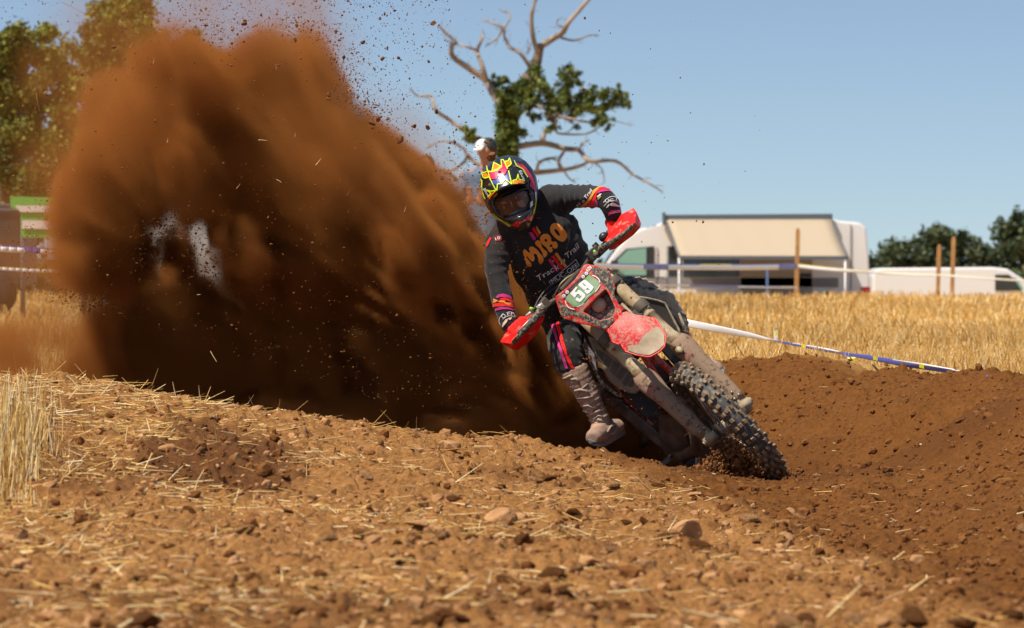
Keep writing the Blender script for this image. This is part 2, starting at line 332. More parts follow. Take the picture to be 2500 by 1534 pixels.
# ------------------------------------------------------------------ stones and clods
def rock_mesh(seed, sub=2, rough=.28, flat=.75):
    bm = bmesh.new(); bmesh.ops.create_icosphere(bm, subdivisions=sub, radius=1); rg = np.random.default_rng(seed)
    v = np.array([q.co[:] for q in bm.verts]); f = [[q.index for q in fa.verts] for fa in bm.faces]; bm.free()
    for _ in range(7):           # chip planes off it
        nn = rg.normal(0, 1, 3); nn /= np.linalg.norm(nn); dd = rg.uniform(.38, .78); s = v@nn; k = s > dd; v[k] -= np.outer(s[k]-dd, nn)
    v *= 1+rough*.35*fbm(v[:, 0]*2+seed, v[:, 1]*2, v[:, 2]*2, 3, seed)[:, None]; v *= np.array([1, .8, flat])
    return v, f
M_STONE = mat('brown_stone', (.45, .25, .115), .95, spec=.05, col2=(.27, .13, .05), scale=9, bump=.01, bscale=40, lo=.4, hi=.6)
M_CLOD = mat('soil_clod', (.22, .095, .032), .97, spec=.05, col2=(.12, .045, .014), scale=12, bump=.01, bscale=60)
def put_rock(name, c, size, seed, m, rot=None, flat=.75, sub=2, sink=.2):
    v, f = rock_mesh(seed, sub, flat=flat); rg = random.Random(seed)
    rz = Matrix.Rotation(rot if rot is not None else rg.uniform(0, 6.28), 3, 'Z') @ Matrix.Rotation(rg.uniform(-.25, .25), 3, 'X')
    v = v@np.array(rz).T*size/2; lo = v[:, 2].min(); v = v+np.array(c)-np.array([0, 0, lo*(1-2*sink)])
    return link_mesh(name, v, f, m, smooth=False)
def ground_hit(px, py, dmin=5.0, dmax=19.5):
    ds = np.linspace(dmin, dmax, 1500); xs = (px-1250)*ds/FPX; zs = H+(670-py)*ds/FPX; hz = base_height(xs, ds)
    k = np.argmax(zs < hz); return Vector((xs[k], ds[k], height(np.array([xs[k]]), np.array([ds[k]]))[0]))
STONES = [(1225, 1283, 82, .62, 'flat-topped square brown stone half sunk in the soil below the middle of the picture'), (1675, 1330, 100, .5, 'largest pale wedge of stone below the front wheel'),
 (408, 1112, 44, .6, 'pale stone beside the straw at the near left'), (527, 1022, 22, .9, 'small upright stone on the crest of the left bank'), (1920, 1240, 44, .55, 'dark-faced block of stone below the front tyre'),
 (648, 1170, 46, .9, 'dark soil clod casting a shadow on the left of the bare patch'), (1345, 1070, 24, 1., 'small square clod lit by the sun beside the boot'), (1826, 1148, 36, .8, 'broken stone lying in the rut under the front wheel'),
 (1572, 1122, 40, 1.1, 'upright earthy clod on the rim of the rut below the engine'), (1526, 1110, 20, .9, 'small orange clod on the rim just right of the boot'), (1018, 1310, 60, .3, 'thin flat slab with a pale chip lying left of the square stone'),
 (1214, 1352, 30, 1.1, 'pale upright chip of stone below the square stone'), (1040, 1382, 52, .5, 'reddish flat stone below the thin slab'), (1990, 1310, 42, .6, 'flat chipped stone right of the largest wedge'),
 (1750, 1290, 40, .45, 'thin brown flake above the largest wedge'), (1915, 1350, 40, .8, 'rounded pale stone near the bottom right'), (2240, 1380, 46, .6, 'stone in the trough of the rut at lower right'),
 (1440, 1400, 50, .5, 'blocky stone near the bottom middle'), (1560, 1440, 60, .5, 'broad brown stone near the bottom edge'), (230, 1180, 34, .5, 'small pale slab under the straw tuft'),
 (150, 1440, 60, .6, 'lumpy clod near the bottom left corner'), (30, 1320, 60, .35, 'long flat stone at the left edge'), (560, 1460, 50, .5, 'dull stone near the bottom left'), (820, 1480, 46, .8, 'tan stone near the bottom left of the middle'),
 (1640, 1030, 26, 1.2, 'dirt clod kicked up under the fork'), (1470, 1175, 24, .8, 'knobbly pale stone in the middle foreground'), (1700, 1230, 46, .35, 'flat flake of stone under the tyre shadow')]
for i, (px, py, wpx, fl, lab) in enumerate(STONES):
    if py < 1060: d0 = 13.9
    c = ground_hit(px, py) if i not in (24,) else None
    if c is None: continue
    cl = 'clod' in lab; o = put_rock('soil_clod' if cl else 'stone', c, wpx*c.y/FPX*1.15, 300+i, M_CLOD if cl else M_STONE, flat=fl, sub=3)
    tag(o, lab, 'clod' if cl else 'stone', 'stones and clods on the near ground')
# smaller stones, one object each
protos = []
for k in range(6):
    v, f = rock_mesh(500+k, 2, rough=.15, flat=.5); me = bpy.data.meshes.new('stone'); me.from_pydata((v*.5).tolist(), [], f); me.materials.append(M_STONE if k % 2 else M_CLOD); protos.append(me)
x, y, rg = scatter(900, 6.3, 14.8, lambda x, y: ((1-soil_mask(x, y))*.42+.16*soil_mask(x, y))*np.where(x > -.3, 1, .45), 111, .15)
for k in range(min(len(x), 260)):
    o = bpy.data.objects.new('small_stone', protos[k % 6]); COL.objects.link(o); s = min(.075, .02+rg.gamma(1.6, .017))
    o.location = (x[k], y[k], height(x[k:k+1], y[k:k+1])[0]+s*.12); o.scale = (s, s, s*rg.uniform(.7, 1.2)); o.rotation_euler = (rg.normal(0, .3), rg.normal(0, .3), rg.uniform(0, 6.3))
    tag(o, 'small brown stone lying on the churned soil', 'stone', 'small stones strewn over the near ground')
# crumbs of soil nobody could count
def crumbs(name, n0, size, prob, seed, label, m):
    x, y, rg = scatter(n0, 6.0, 18.6, prob, seed, .16); n = len(x); s = rg.gamma(2, size, n)+size*.6; z = height(x, y)+s*.1
    bv, bf = rock_mesh(900, 1, flat=.8); nv = len(bv); a = rg.uniform(0, 6.28, n); ca, sa = np.cos(a), np.sin(a)
    V = bv[None]*(s*.5)[:, None, None]*rg.uniform(.7, 1.3, (n, 1, 3)); V = np.stack([V[..., 0]*ca[:, None]-V[..., 1]*sa[:, None], V[..., 0]*sa[:, None]+V[..., 1]*ca[:, None], V[..., 2]], -1)+np.stack([x, y, z], 1)[:, None]
    F = (np.array(bf)[None]+(np.arange(n)*nv)[:, None, None]).reshape(-1, 3)
    o = link_mesh(name, V.reshape(-1, 3), F, m, smooth=False); tag(o, label, 'gravel', kind='stuff')
crumbs('gravel', 14000, .0085, lambda x, y: (1-soil_mask(x, y))*.8, 120, 'fine stones and crumbs of dry soil over the near headland', M_STONE)
crumbs('soil_crumbs', 22000, .0085, lambda x, y: np.clip(soil_mask(x, y)*.8+.2+.8*damp(x, y), 0, 1), 121, 'crumbs of loose red-brown soil in the rut and on the berm', M_CLOD)
# ------------------------------------------------------------------ helpers for traced panels and printed marks
def tri_fill(loops, maxe=12):
    # loops: outer polygon and holes, 2-D; returns points and triangles with edges below maxe
    if not hasattr(loops[0][0], '__len__'): loops = [loops]
    flat = [Vector((p[0], p[1], 0)) for lp in loops for p in lp]
    tr = tessellate_polygon([[Vector((p[0], p[1], 0)) for p in lp] for lp in loops])
    bm = bmesh.new(); vs = [bm.verts.new(p) for p in flat]
    for t in tr:
        try: bm.faces.new([vs[i] for i in t])
        except ValueError: pass
    bmesh.ops.remove_doubles(bm, verts=bm.verts, dist=1e-4)
    for _ in range(9):
        es = [e for e in bm.edges if e.calc_length() > maxe]
        if not es: break
        bmesh.ops.subdivide_edges(bm, edges=es, cuts=1); bmesh.ops.triangulate(bm, faces=bm.faces)
    bm.verts.index_update(); pts = [(v.co.x, v.co.y) for v in bm.verts]; tris = [tuple(v.index for v in f.verts) for f in bm.faces]
    bm.free(); return pts, tris
def panel(name, loops, p0, n, m, parent, thick=.004, bulge=None, maxe=8, lift=0):
    # a sheet traced from the photo, laid on a plane of the machine, crowned by bulge(point) and given real thickness
    p0 = Vector(p0); n = Vector(n).normalized(); pts, tris = tri_fill(loops, maxe)
    v3 = []
    for x, y in pts:
        q = on_plane(x, y, p0, n)
        if bulge: q = q-ray(x, y)[1]*bulge(q, x, y)
        v3.append(q+n*lift)
    v = np.array(v3); o = link_mesh(name, v, tris, m, parent, smooth=True, weld=True)
    s = o.modifiers.new('thick', 'SOLIDIFY'); s.thickness = thick; s.offset = 0
    return o
def bvh_of(objs):
    vs, fs = [], []
    for o in objs:
        off = worldloc(o); b = len(vs); vs += [v.co+off for v in o.data.vertices]; fs += [[i+b for i in p.vertices] for p in o.data.polygons]
    return BVHTree.FromPolygons(vs, fs)
def decal(name, shapes, bvh, m, parent, lift=.0025, maxe=4):
    # shapes: list of loop-lists in photo pixels; printed onto whatever surface of the bvh lies there
    V, F = [], []
    for lp in shapes:
        pts, tris = tri_fill(lp, maxe); b = len(V); ok = []
        for x, y in pts:
            o_, d_ = ray(x, y); h, nn, i, dist = bvh.ray_cast(o_, d_)
            if h is None: V.append((0, 0, 0)); ok.append(None); continue
            if nn.dot(d_) > 0: nn = -nn
            V.append(tuple(h+nn*lift-d_*.001)); ok.append(dist)
        for t in tris:
            q = [ok[i] for i in t]
            if None in q or max(q)-min(q) > .10: continue
            F.append(tuple(i+b for i in t))
    if not F: print('EMPTY DECAL', name); return None
    used = sorted({i for f in F for i in f}); mp_ = {i: k for k, i in enumerate(used)}
    return link_mesh(name, np.array([V[i] for i in used]), [tuple(mp_[i] for i in f) for f in F], m, parent, smooth=True)
def stroke(pts, w, closed=False):
    # a polyline of width w as quads (2-D)
    out = []; n = len(pts)
    for i in range(n if closed else n-1):
        a = Vector(pts[i]); b = Vector(pts[(i+1) % n]); t = (b-a); L = t.length
        if L < 1e-6: continue
        t /= L; s = Vector((-t.y, t.x))*w/2; a = a-t*w*.25; b = b+t*w*.25
        out.append([[tuple(a+s), tuple(b+s), tuple(b-s), tuple(a-s)]])
    return out
def text_shapes(s, at, ux, uy, size=1.0, shear=0):
    # glyph outlines of a line of text mapped to photo pixels: origin at, ux = writing direction, uy = up direction (per unit height)
    cu = bpy.data.curves.new('t', 'FONT'); cu.body = s; cu.size = size; cu.resolution_u = 3; cu.shear = shear; o = bpy.data.objects.new('t', cu); COL.objects.link(o)
    dg = bpy.context.evaluated_depsgraph_get(); me = bpy.data.meshes.new_from_object(o.evaluated_get(dg)); out = []
    vv = [v.co.copy() for v in me.vertices]
    for p in me.polygons: out.append([[(at[0]+vv[i].x*ux[0]+vv[i].y*uy[0], at[1]+vv[i].x*ux[1]+vv[i].y*uy[1]) for i in p.vertices]])
    bpy.data.objects.remove(o); bpy.data.meshes.remove(me); bpy.data.curves.remove(cu); return out
def circle(cx, cy, r, n=20, ry=None, rot=0): return [(cx+r*math.cos(2*math.pi*k/n)*math.cos(rot)-(ry or r)*math.sin(2*math.pi*k/n)*math.sin(rot), cy+r*math.cos(2*math.pi*k/n)*math.sin(rot)+(ry or r)*math.sin(2*math.pi*k/n)*math.cos(rot)) for k in range(n)]
def Z(crop, pts):            # pixels of an enlarged crop -> photo pixels
    x0, y0, s = crop; return [(x0+a/s, y0+b/s) for a, b in pts]

# ------------------------------------------------------------------ the motorcycle
MUD = (.30, .225, .145)
M_RED = mat('red_plastic', (.55, .012, .012), .38, spec=.5, bump=.0008, bscale=90, dirt=(MUD, 60, .46, .66))
M_REDMUD = mat('muddy_red_plastic', (.55, .012, .016), .45, bump=.001, bscale=110, dirt=((.40, .24, .17), 85, .465, .62))
M_REDCLEAN = mat('bright_red_plastic', (.72, .012, .008), .3, bump=.0005, bscale=120, dirt=((.55, .18, .13), 30, .54, .68))
M_BLACKP = mat('black_plastic', (.02, .022, .02), .5, bump=.001, bscale=90, dirt=(MUD, 95, .46, .64))
M_MUD = mat('mud_caked_metal', (.27, .20, .125), .85, col2=(.40, .32, .21), scale=16, bump=.003, bscale=60)
M_FORK = mat('dusty_fork_tube', (.40, .32, .195), .6, spec=.4, col2=(.25, .165, .09), scale=13, lo=.42, hi=.62, bump=.0012, bscale=60, dirt=((.12, .08, .05), 45, .58, .68))
M_GUARD = mat('dusty_fork_guard', (.24, .155, .095), .75, col2=(.34, .10, .075), scale=9, lo=.54, hi=.70, dirt=((.10, .065, .045), 42, .54, .66), bump=.0015, bscale=70)
M_DARKP = mat('dusty_black_plastic', (.045, .036, .028), .7, col2=(.10, .075, .05), scale=14, bump=.001, bscale=60)
M_RUB = mat('tyre_rubber', (.048, .048, .046), .75, col2=(.21, .165, .115), scale=30, lo=.48, hi=.62, bump=.001, bscale=120)
M_KNOB = mat('muddy_tread_block', (.13, .095, .065), .85, col2=(.29, .19, .10), scale=45, lo=.4, hi=.6, bump=.001, bscale=120)
M_SHADEMUD = mat('shaded_mud_metal', (.085, .055, .035), .75, col2=(.17, .11, .07), scale=16, bump=.003, bscale=60)  # darker copy of the caked metal, shade under the bike put into its colour
M_STEEL = mat('worn_steel', (.45, .42, .37), .45, metal=.7, col2=(.25, .17, .10), scale=25)
M_RIM = mat('dusty_black_rim', (.06, .05, .04), .5, col2=(.25, .18, .11), scale=14)
M_WHITE = mat('white_print', (.78, .77, .74), .5, dirt=(MUD, 40, .60, .68))
M_GREENP = mat('green_number_sheet', (.06, .30, .07), .45, dirt=((.30, .38, .24), 16, .40, .62))
M_BLK = mat('black_print', (.015, .015, .015), .5)
M_SHROUD = mat('dusty_shaded_shroud', (.022, .017, .013), .8, col2=(.055, .040, .026), scale=10, bump=.001)  # kept dark for its downturned face, shade put into the colour
M_GRN = mat('green_lever_cap', (.25, .62, .05), .4)
M_CABLE = mat('black_cable', (.02, .02, .02), .4)
M_LAMP = mat('mud_covered_lens', (.32, .24, .15), .7, col2=(.42, .33, .22), scale=30, bump=.001)

class Fr:
    def __init__(s, o, f, l, u): s.o, s.f, s.l, s.u = o, f, l, u
    def __call__(s, F, L, U): return s.o+s.f*F+s.l*L+s.u*U
f1 = Vector((.13, -.99, .02)).normalized(); u1 = Vector((-.683, 0, .72)); u1 = (u1-f1*u1.dot(f1)).normalized(); l1 = u1.cross(f1).normalized()
W1 = Fr(P(1777, 1030, 15.35), f1, l1, u1)
k1 = (u1*.891-f1*.454)
SH = W1(-.03, 0, 0)+k1*.72                 # steering head
Rs = Matrix.Rotation(R(-3.5), 3, k1)
f2, l2, u2 = Rs@f1, Rs@l1, Rs@u1
if f2.x < f1.x: Rs = Matrix.Rotation(R(3.5), 3, k1); f2, l2, u2 = Rs@f1, Rs@l1, Rs@u1
W2 = Fr(SH+Rs@(W1.o-SH), f2, l2, u2)
bike = empty('motorcycle', W1(0, 0, -.345)); tag(bike, 'muddy red enduro motorcycle with number 59 leaning hard over in the rut', 'motorcycle')

def wheel(fr, centre, rad, tw, parent_name, rim_r, hub_w, nk, side_rows, spokes, disc_side, rg):
    c = centre; root = empty(parent_name, c); root.parent = bike; root.location = c-bike.location
    t = MB(); prof = []
    for k in range(17):
        a = math.pi*(k/16-.5)*1.18; prof.append((math.sin(a)*tw, rad-.018-tw*.95+math.cos(a)*tw*.95))
    prof.append((tw*.45, rim_r)); prof.insert(0, (-tw*.45, rim_r))
    t.lathe(c, fr.l, prof, 72); tyre = t.build('tyre', M_RUB, root)
    kn = MB()
    for i in range(nk):
        rows = side_rows[i % len(side_rows)]
        for (lo_, wl, wc) in rows:
            a = 2*math.pi*(i+rg.uniform(-.04, .04))/nk; th = lo_/tw; th = max(-1.35, min(1.35, th))
            er = fr.f*math.cos(a)+fr.u*math.sin(a); ec = fr.u*math.cos(a)-fr.f*math.sin(a)
            nrm = er*math.cos(th)+fr.l*math.sin(th); tl = fr.l*math.cos(th)-er*math.sin(th)
            base = c+er*(rad-.018-tw*.95)+nrm*tw*.97; h = .0085
            q = [base+tl*(wl/2*sx)*1.08+ec*(wc/2*sy)*1.08-nrm*h*.5 for sx, sy in ((-1, -1), (1, -1), (1, 1), (-1, 1))]+[base+tl*(wl/2*sx)*.86+ec*(wc/2*sy)*.86+nrm*h*1.45 for sx, sy in ((-1, -1), (1, -1), (1, 1), (-1, 1))]
            kn.add(q, [(3, 2, 1, 0), (4, 5, 6, 7), (0, 1, 5, 4), (1, 2, 6, 5), (2, 3, 7, 6), (3, 0, 4, 7)], False)
    kn.build('tread_blocks', M_KNOB, tyre, bevel=0)
    r = MB(); r.lathe(c, fr.l, [(-.017, rim_r+.012), (-.020, rim_r+.004), (-.012, rim_r-.006), (0, rim_r-.012), (.012, rim_r-.006), (.020, rim_r+.004), (.017, rim_r+.012)], 64); r.build('rim', M_RIM, root)
    hb = MB(); hb.lathe(c, fr.l, [(-hub_w, 0), (-hub_w, .03), (-hub_w*.8, .034), (-hub_w*.7, .022), (hub_w*.7, .022), (hub_w*.8, .034), (hub_w, .03), (hub_w, 0)], 24); hb.build('hub', M_MUD, root)
    if spokes:
        sp = MB()
        for i in range(spokes):
            a = 2*math.pi*i/spokes; s_ = 1 if i % 2 else -1; a2 = a+(.35 if (i//2) % 2 else -.35)
            sp.tube([c+fr.l*(hub_w*.8*s_)+(fr.f*math.cos(a2)+fr.u*math.sin(a2))*.033, c+(fr.f*math.cos(a)+fr.u*math.sin(a))*(rim_r-.008)], .0021, 5)
        sp.build('spokes', M_STEEL, root)
    dd = MB(); n = 48; dl = disc_side*(hub_w+.012); ring = []
    for s_ in (-.0018, .0018):
        for rr in (.088, .125):
            ring.append([c+fr.l*(dl+s_)+(fr.f*math.cos(2*math.pi*k/n)+fr.u*math.sin(2*math.pi*k/n))*(rr+(.004*math.cos(8*2*math.pi*k/n) if rr > .1 else 0)) for k in range(n)])
    dd.loft([ring[0], ring[1], ring[3], ring[2], ring[0]], caps=False)
    for i in range(5):
        a = 2*math.pi*i/5; dd.bar(c+fr.l*dl+(fr.f*math.cos(a)+fr.u*math.sin(a))*.03, c+fr.l*dl+(fr.f*math.cos(a+.3)+fr.u*math.sin(a+.3))*.09, .012, .003, fr.l.cross(fr.u))
    dd.build('brake_disc', M_STEEL, root)
    return root
rgk = random.Random(3)
wheel(W1, W1.o.copy(), .345, .047, 'front_wheel', .27, .055, 50, [[(-.035, .014, .020), (.035, .014, .020), (-.012, .015, .018), (.012, .015, .018)], [(-.054, .012, .022), (.054, .012, .022), (-.025, .015, .018), (.025, .015, .018)]], 36, 1, rgk)
wheel(W2, W2(-1.47, 0, -.02), .33, .062, 'rear_wheel', .235, .06, 46, [[(-.050, .016, .022), (.050, .016, .022), (-.014, .018, .018), (.014, .018, .018)], [(-.070, .012, .022), (.070, .012, .022), (-.032, .016, .018), (.032, .016, .018)]], 32, -1, rgk)
# fork legs
for s in (-1, 1):
    base = W1(-.035, .105*s, -.005)
    fl = empty('fork_leg', base); fl.parent = bike; fl.location = base-bike.location
    lug = MB(); lug.tube([base-k1*.035, base-k1*.01, base+k1*.03, base+k1*.07], [.020, .029, .030, .025], 16)
    lug.tube([W1(0, .075*s, 0), W1(0, .135*s, 0)], .021, 14); lug.tube([W1(0, .135*s, 0), W1(0, .143*s, 0)], .013, 6)
    for q in (-.012, .012): lug.tube([base+k1*q+f1*.024+l1*.012*s, base+k1*q+f1*.034+l1*.012*s], .006, 8)
    lug.build('axle_lug', M_MUD, fl)
    tb = MB(); tb.tube([base+k1*.05, base+k1*.40], .0245, 18); tb.build('lower_tube', M_STEEL, fl)
    g = MB(); rings = []          # plastic guard: wraps the front and outer side of the lower tube
    for t, wd, dp in ((.035, .026, .030), (.07, .033, .034), (.14, .037, .038), (.24, .039, .040), (.31, .044, .042), (.36, .052, .046), (.40, .053, .046), (.43, .046, .042), (.447, .036, .036)):
        cc = base+k1*t+f1*.008; ring = []
        for q in range(18):
            a = math.pi*2*q/18; ring.append(cc+l1*s*(math.cos(a)*wd+.006)+f1*(math.copysign(abs(math.sin(a))**.75, math.sin(a))*dp*.85))
        rings.append(ring)
    g.loft(rings); gd_ = g.build('fork_guard', M_GUARD, fl)
    for t, q in ((.06, -.012), (.06, .014), (.09, 0), (.40, 0)):
        bo = MB(); bo.tube([base+k1*t+l1*q+f1*.034, base+k1*t+l1*q+f1*.044], [.0065, .0055], 8); bo.build('bolt', M_STEEL, gd_)
    if s == 1:
        cl = MB(); q = base+k1*.10-f1*.07-l1*.03; cl.box(q, l1*.03, k1*.05, f1*.035); cl.build('brake_caliper', M_MUD, fl, bevel=.006)
        hg = MB(); hg.tube([base+k1*.42+f1*.045-l1*.03, base+k1*.50+f1*.05-l1*.045, base+k1*.62+f1*.03-l1*.05, base+k1*.74+f1*.02-l1*.05], .008, 8)
        hg.blob(base+k1*.40+f1*.05-l1*.025, l1*.017, f1*.014, k1*.02); hg.build('brake_hose', M_FORK, fl)
    ut = MB(); ut.tube([base+k1*.40, base+k1*.43, base+k1*.435, base+k1*.465, base+k1*.47, base+k1*.60, base+k1*.602, base+k1*.612, base+k1*.614, base+k1*.63, base+k1*.632, base+k1*.645, base+k1*.647, base+k1*.90], [.030, .031, .034, .034, .030, .030, .033, .033, .0305, .0305, .033, .033, .031, .030], 24)
    ut.lathe(base+k1*.90, k1, [(0, .030), (.004, .026), (.006, .012), (.006, 0)], 20); ut.build('upper_tube', M_FORK, fl)
# triple clamps and stem
tc_ = MB()
for t, th in ((.66, .022), (.83, .018)):
    c0 = W1(-.035, 0, -.005)+k1*t
    tc_.box(c0-f1*.005, l1*.135, f1*.038, k1*th)
    for s in (-1, 1): tc_.tube([c0+l1*.105*s-k1*th*1.1, c0+l1*.105*s+k1*th*1.1], .041, 18)
tc_.tube([SH-k1*.09-f1*.045, SH+k1*.13-f1*.045], .024, 14); tc_.build('triple_clamp', M_DARKP, bike, bevel=.004)
# front fender
CR3 = (1330, 640, 2035/350)
fp0 = W1(-.02, 0, .545); fn = (f1*.80+u1*.60).normalized(); fax = (W1(.15, 0, .46)-W1(-.22, 0, .65)).normalized()
def fbulge(q, x, y):
    d = q-fp0; L = d.dot(l1)+.015; t = d.dot(-fax.normalized()) if False else d.dot(fax)
    return .032*(1-min(1, (L/.115)**2))-.004*max(0, (abs(L)-.06)/.05)+.010*math.cos(t*30)*math.exp(-(L/.05)**2)
fend = panel('front_fender', Z(CR3, [(888, 968), (1010, 835), (1110, 720), (1160, 700), (1250, 745), (1400, 765), (1540, 790), (1590, 830), (1650, 930), (1715, 1035), (1722, 1080), (1700, 1200), (1640, 1270), (1500, 1345), (1440, 1345), (1300, 1320), (1150, 1270), (1110, 1215), (1080, 1150), (1060, 1170), (1000, 1150), (960, 1130), (915, 1010)]), fp0, fn, M_REDMUD, bike, thick=.005, bulge=fbulge, maxe=5)
frim = MB(); fo_ = Z(CR3, [(888, 968), (915, 1010), (960, 1130), (1000, 1150), (1060, 1170), (1080, 1150), (1110, 1215), (1150, 1270), (1300, 1320), (1440, 1345), (1500, 1345), (1640, 1270), (1700, 1200), (1722, 1080), (1715, 1035), (1650, 930), (1590, 830), (1540, 790)])
frim.tube([on_plane(x, y, fp0, fn)-ray(x, y)[1]*(fbulge(on_plane(x, y, fp0, fn), x, y)+.002) for x, y in fo_], .0042, 6); frim.build('fender_rim', M_REDCLEAN, fend)
und = MB(); und.tube([fp0+fn*.012-l1*.02-fax*.2, fp0+fn*.0-l1*.015-fax*.02], [.035, .02], 10, flat=[.01, .008]); und.build('fender_rib', M_REDMUD, fend)
mudp = decal('dried_mud', [[Z(CR3, [(1190, 1190), (1330, 1180), (1370, 1100), (1450, 1010), (1530, 960), (1600, 930), (1650, 960), (1700, 1050), (1700, 1180), (1630, 1255), (1500, 1325), (1430, 1325), (1310, 1300), (1190, 1255)])]], bvh_of([fend]), M_LAMP, fend, lift=.006, maxe=5)
# headlight mask
mp0 = W1(-.27, 0, .775); mn = (f1*.93+u1*.36).normalized()
def mbulge(q, x, y):
    L = (q-mp0).dot(l1); U = (q-mp0).dot(u1); return .022*(1-(L/.14)**2)-.10*max(0, abs(L)-.095)-.05*max(0, -U-.04)
hole = Z(CR3, [(548, 705), (640, 610), (740, 500), (855, 392), (880, 400), (940, 520), (998, 650), (985, 740), (960, 785), (870, 815), (780, 828), (660, 770)])
mask = panel('headlight_mask', [Z(CR3, [(150, 490), (300, 380), (430, 250), (500, 140), (555, 50), (600, 28), (680, 45), (800, 75), (880, 98), (925, 140), (960, 250), (1002, 360), (985, 440), (1000, 500), (1050, 600), (1122, 672), (1095, 715), (1000, 830), (885, 965), (760, 935), (600, 895), (500, 878), (380, 835), (265, 800), (225, 740), (190, 640), (162, 560)]), hole], mp0, mn, M_RED, bike, thick=.005, bulge=mbulge, maxe=5)
def in_mask(loop, name, mt, dz, th=.006):
    return panel(name, loop, mp0-mn*dz, mn, mt, mask, thick=th, maxe=7)
hl = in_mask(Z(CR3, [(520, 690), (640, 570), (855, 360), (900, 390), (1030, 650), (985, 800), (780, 860), (650, 800)]), 'headlight_shell', M_BLACKP, .035)
hr = MB()                        # the recess walls
hp = [on_plane(x, y, mp0+mn*.012, mn) for x, y in hole]; hr.loft([hp, [p-mn*.05 for p in hp]], caps=False); hr.build('lamp_recess', M_RED, mask)
lc = on_plane(1462, 745, mp0-mn*.03, mn); ln = MB(); ln.lathe(lc, mn, [(0, .034), (.010, .033), (.016, .028), (.019, .015), (.020, 0)], 28); ln.build('lens', M_LAMP, hl)
mb_ = bvh_of([mask]); CN = (1350, 640, 1613/160)
decal('grime', [[Z(CN, a)] for a in ([(110, 920), (330, 1120), (560, 1190), (800, 1300), (1100, 1400), (1300, 1420), (1450, 1330), (1500, 1420), (1420, 1560), (1280, 1640), (1000, 1540), (700, 1380), (420, 1300), (250, 1350)], [(920, 130), (1300, 170), (1380, 260), (1480, 560), (1560, 900), (1500, 960), (1380, 700), (1320, 620), (1200, 520), (1130, 380), (1000, 300)])], mb_, M_BLACKP, mask, lift=.003, maxe=6)
decal('number_panel', [[Z(CN, [(330, 870), (420, 770), (560, 620), (780, 420), (880, 330), (1000, 380), (1120, 480), (1150, 540), (1130, 640), (1050, 740), (900, 860), (760, 1010), (600, 1090), (520, 1110), (400, 1000), (320, 930)])]], mb_, M_GREENP, mask, lift=.0045)
decal('title_strip', [[Z(CN, [(230, 850), (300, 740), (420, 640), (620, 450), (800, 265), (880, 290), (700, 440), (500, 630), (330, 810), (290, 870)])]], mb_, M_BLK, mask, lift=.0052)
decal('title_lettering', text_shapes('THE DEVON', Z(CN, [(425, 715)])[0], (6.1*.735, -6.1*.68), (6.1*.62, 7.4*-.70), 1.0)+[[circle(*Z(CN, [(745, 370)])[0], 4.2, 14)], [circle(*Z(CN, [(825, 292)])[0], 4.4, 14)], [circle(*Z(CN, [(358, 745)])[0], 4.2, 14)], [circle(*Z(CN, [(280, 835)])[0], 4.4, 14)]], mb_, M_WHITE, mask, lift=.0068, maxe=5)
decal('roundel_emblems', [[circle(*Z(CN, [p])[0], 2.4, 10)] for p in ((745, 370), (825, 292), (358, 745), (280, 835))], mb_, mat('mauve_print', (.45, .33, .45), .5), mask, lift=.0080, maxe=6)
decal('corner_mark', [[Z(CN, [(805, 200), (830, 190), (885, 235), (865, 250)])]]+[[Z(CN, [(840, 160), (880, 125), (930, 185), (895, 225)]), Z(CN, [(862, 165), (880, 150), (910, 185), (893, 200)])]]+[[Z(CN, [(895, 110), (915, 100), (960, 165), (940, 180)])]], mb_, M_WHITE, mask, lift=.0068)
five = [Z(CN, [(575, 612), (610, 640), (545, 735), (590, 750), (625, 700), (680, 700), (800, 810), (800, 860), (700, 975), (655, 1000), (610, 985), (555, 915), (600, 870), (660, 915), (708, 865), (640, 790), (600, 800), (545, 890), (430, 780), (480, 730)])]
nine = [Z(CN, [(770, 450), (815, 455), (1000, 620), (1000, 665), (890, 780), (850, 795), (770, 725), (810, 690), (860, 700), (910, 690), (850, 640), (820, 690), (760, 695), (635, 580), (640, 545)]), Z(CN, [(745, 528), (728, 545), (795, 610), (818, 590)])]
decal('race_number', [five, nine], mb_, M_WHITE, mask, lift=.0068)
decal('white_swoosh', stroke(Z(CN, [(318, 960), (335, 1030), (380, 1100), (450, 1145), (535, 1165)]), 2.2)+stroke(Z(CN, [(975, 340), (1060, 370), (1130, 440), (1155, 510)]), 2.2)+stroke(Z(CN, [(1165, 560), (1120, 650), (1045, 750)]), 1.3)+stroke(Z(CN, [(765, 1025), (700, 1065), (600, 1105)]), 1.4)+stroke(Z(CN, [(930, 790), (800, 900)]), .9), mb_, M_WHITE, mask, lift=.0068)
